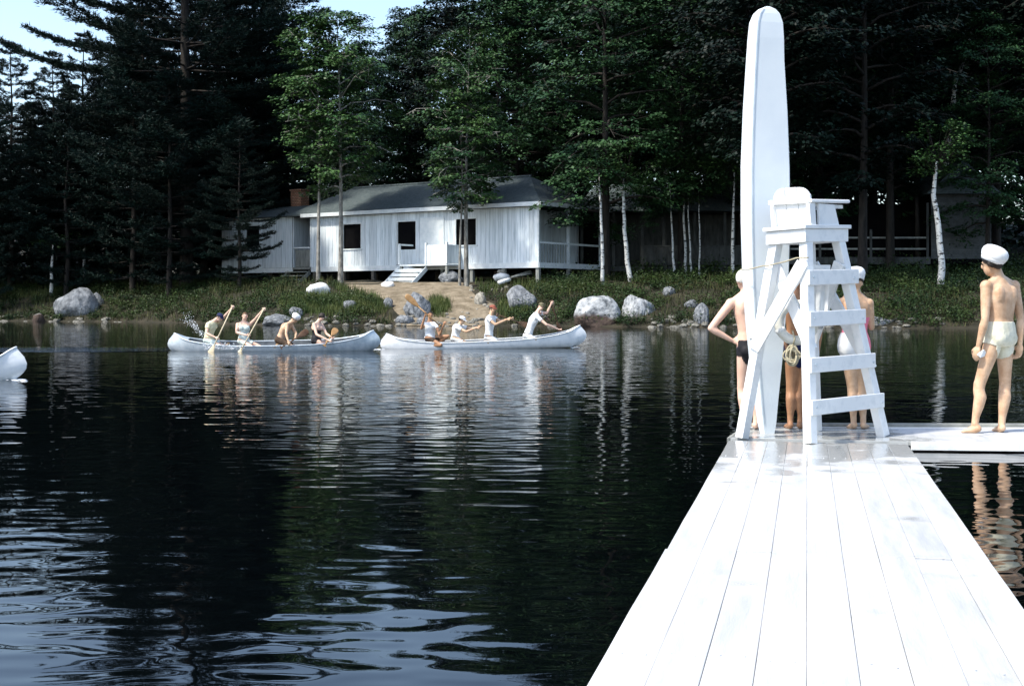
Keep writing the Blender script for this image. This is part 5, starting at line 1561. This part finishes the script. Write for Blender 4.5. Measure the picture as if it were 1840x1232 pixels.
rock('pale round stone at the foot of the right cabin steps', 685, 708, 505, 516, 27, M['stone_white'], name='stone')
rock('pale angular stone on the path among small stones', 853, 872, 527, 548, 28, M['stone'], name='stone', planes=8)
rock('dark wet shore rock under the grey angular boulder', 965, 1005, 568, 590, 29, d=70)
rock('round white stone block under the right end of the long cabin', 888, 914, 489, 502, 30, M['stone_white'], name='stone', d=79.3, planes=7)
rock('small stone balanced on the round white stone block', 894, 908, 484, 490, 31, M['stone'], name='stone', d=79.5, planes=7)
a, b = P(896, 508, 77.5), P(916, 502, 78)
tag(MB().tube([a, a.lerp(b, .5), b], [.12, .125, .12], 10).obj('log', M['stone_white'], smooth=True), 'short white log lying on the bank below the round white stone block', 'log')
a, b = P(918, 498, 78.3), P(955, 491, 79)
lm = thing('plank_pile', 'loose pale planks lying under the right end of the long cabin', 'planks', a)
for k in range(4):
    o_ = Vector((0, .22 * k, .03 * (k % 2)))
    MB().beam(a + o_ + Vector((random.uniform(-.1, .1), 0, 0)), b + o_ + Vector((random.uniform(-.2, .1), 0, .05 * k)), .2, .05).obj('plank', M['grey_wood'], lm, world=True)
M['shore_stone'] = boulder_mat('shore_stone', (.08, .08, .07), (.30, .29, .25), -.32)
ms = [rock_mesh(50 + k, 9, .08, 2, M['stone']) for k in range(5)]
mw = [rock_mesh(60 + k, 8, .10, 2, M['shore_stone'], smooth=False) for k in range(6)]
for i in range(150):
    px = [random.uniform(545, 1010), random.uniform(560, 860), random.uniform(1165, 1330), random.uniform(1480, 1700)][i % 4] if i < 128 else random.uniform(-10, 230)
    x_ = (px - HX) / F * 68
    d_ = float(shore((px - HX) / F * shore(x_))) + random.choice((random.uniform(-.2, .3), random.uniform(.2, 1.5)))
    wd = random.uniform(6, 17); hh = wd * random.uniform(.3, .55)
    p = P(px, 0, d_)
    o = link(bpy.data.objects.new('stone', mw[i % 6]))
    o.location = (p.x, p.y, gz(p.x, p.y) + .02); k = wd / F * d_ / 2
    o.scale = (k * 1.15, k, hh / F * d_ / 1.6); o.rotation_euler = (0, 0, random.uniform(0, 6))
    tag(o, 'small stone in the row lying along the far waterline', 'stone', 'stones along the waterline')
for i in range(34):
    px, py = (random.uniform(838, 912), random.uniform(514, 562)) if i % 3 else (random.uniform(700, 880), random.uniform(545, 582))
    d_ = ground_hit(px, py); p = P(px, py, d_); wd = random.uniform(4, 9)
    o = link(bpy.data.objects.new('stone', ms[i % 5])); k = wd / F * d_ / 2
    o.location = (p.x, p.y, gz(p.x, p.y) + k * .3); o.scale = (k, k, k * .8); o.rotation_euler = (0, 0, random.uniform(0, 6))
    tag(o, 'little pale stone scattered on the dirt path and its right edge', 'stone', 'little stones on the dirt path')
# driftwood by the waterline
a, b = P(1592, 584, 64.5), P(1612, 572, 65)
tag(MB().tube([a, a.lerp(b, .5) + Vector((0, 0, .05)), b], [.09, .07, .03], 7).obj('driftwood', M['bark_grey'], smooth=True), 'bare driftwood stick by the flat rock right of the chair', 'driftwood')

# ------------------------------------------------------------------ splash and foam
mb = MB()
def drop(c, r):
    c = Vector(c)
    mb.add([c + Vector(v) * r for v in ((1, 0, 0), (-1, 0, 0), (0, 1, 0), (0, -1, 0), (0, 0, 1), (0, 0, -1))], [(0, 2, 4), (2, 1, 4), (1, 3, 4), (3, 0, 4), (2, 0, 5), (1, 2, 5), (3, 1, 5), (0, 3, 5)])
srg = random.Random(4)
for i in range(230):
    t = srg.random() ** .7; k = srg.gauss(0, 1)
    px = 366 - 34 * t + k * 3.5 * (.4 + t); py = 603 - 34 * t + srg.gauss(0, 1) * 5 * (.3 + t)
    drop(P(px, py, 34.9 + srg.uniform(-.3, .5)), srg.uniform(.003, .012) * (1.5 - .7 * t))
for i in range(160):
    drop(P(srg.uniform(365, 440), 628 - abs(srg.gauss(0, 5)), 33.75 + srg.uniform(-.15, .05)), srg.uniform(.006, .018))
tag(mb.obj('splash_spray', M['foam']), 'spray of water drops thrown up behind the stern paddler', kind='stuff')
mb = MB()
def foam(px, py, n, sx_, sy_):
    for i in range(n):
        a, b = px + srg.gauss(0, sx_), py + srg.gauss(0, sy_)
        d = F * EYE / max(20, b - HY); p = P(a, b, d); r = srg.uniform(.012, .038)
        mb.ball((p.x, p.y, .0), (r * 1.8, r, r * .22), 6, 4)
foam(667, 627, 40, 10, .8); foam(30, 682, 30, 8, .8); foam(1035, 624, 10, 6, .4)
tag(mb.obj('foam', M['foam'], smooth=True), 'white flecks of foam at the bows and in the canoe wake', kind='stuff')

# ------------------------------------------------------------------ sky beyond: the world is the sky
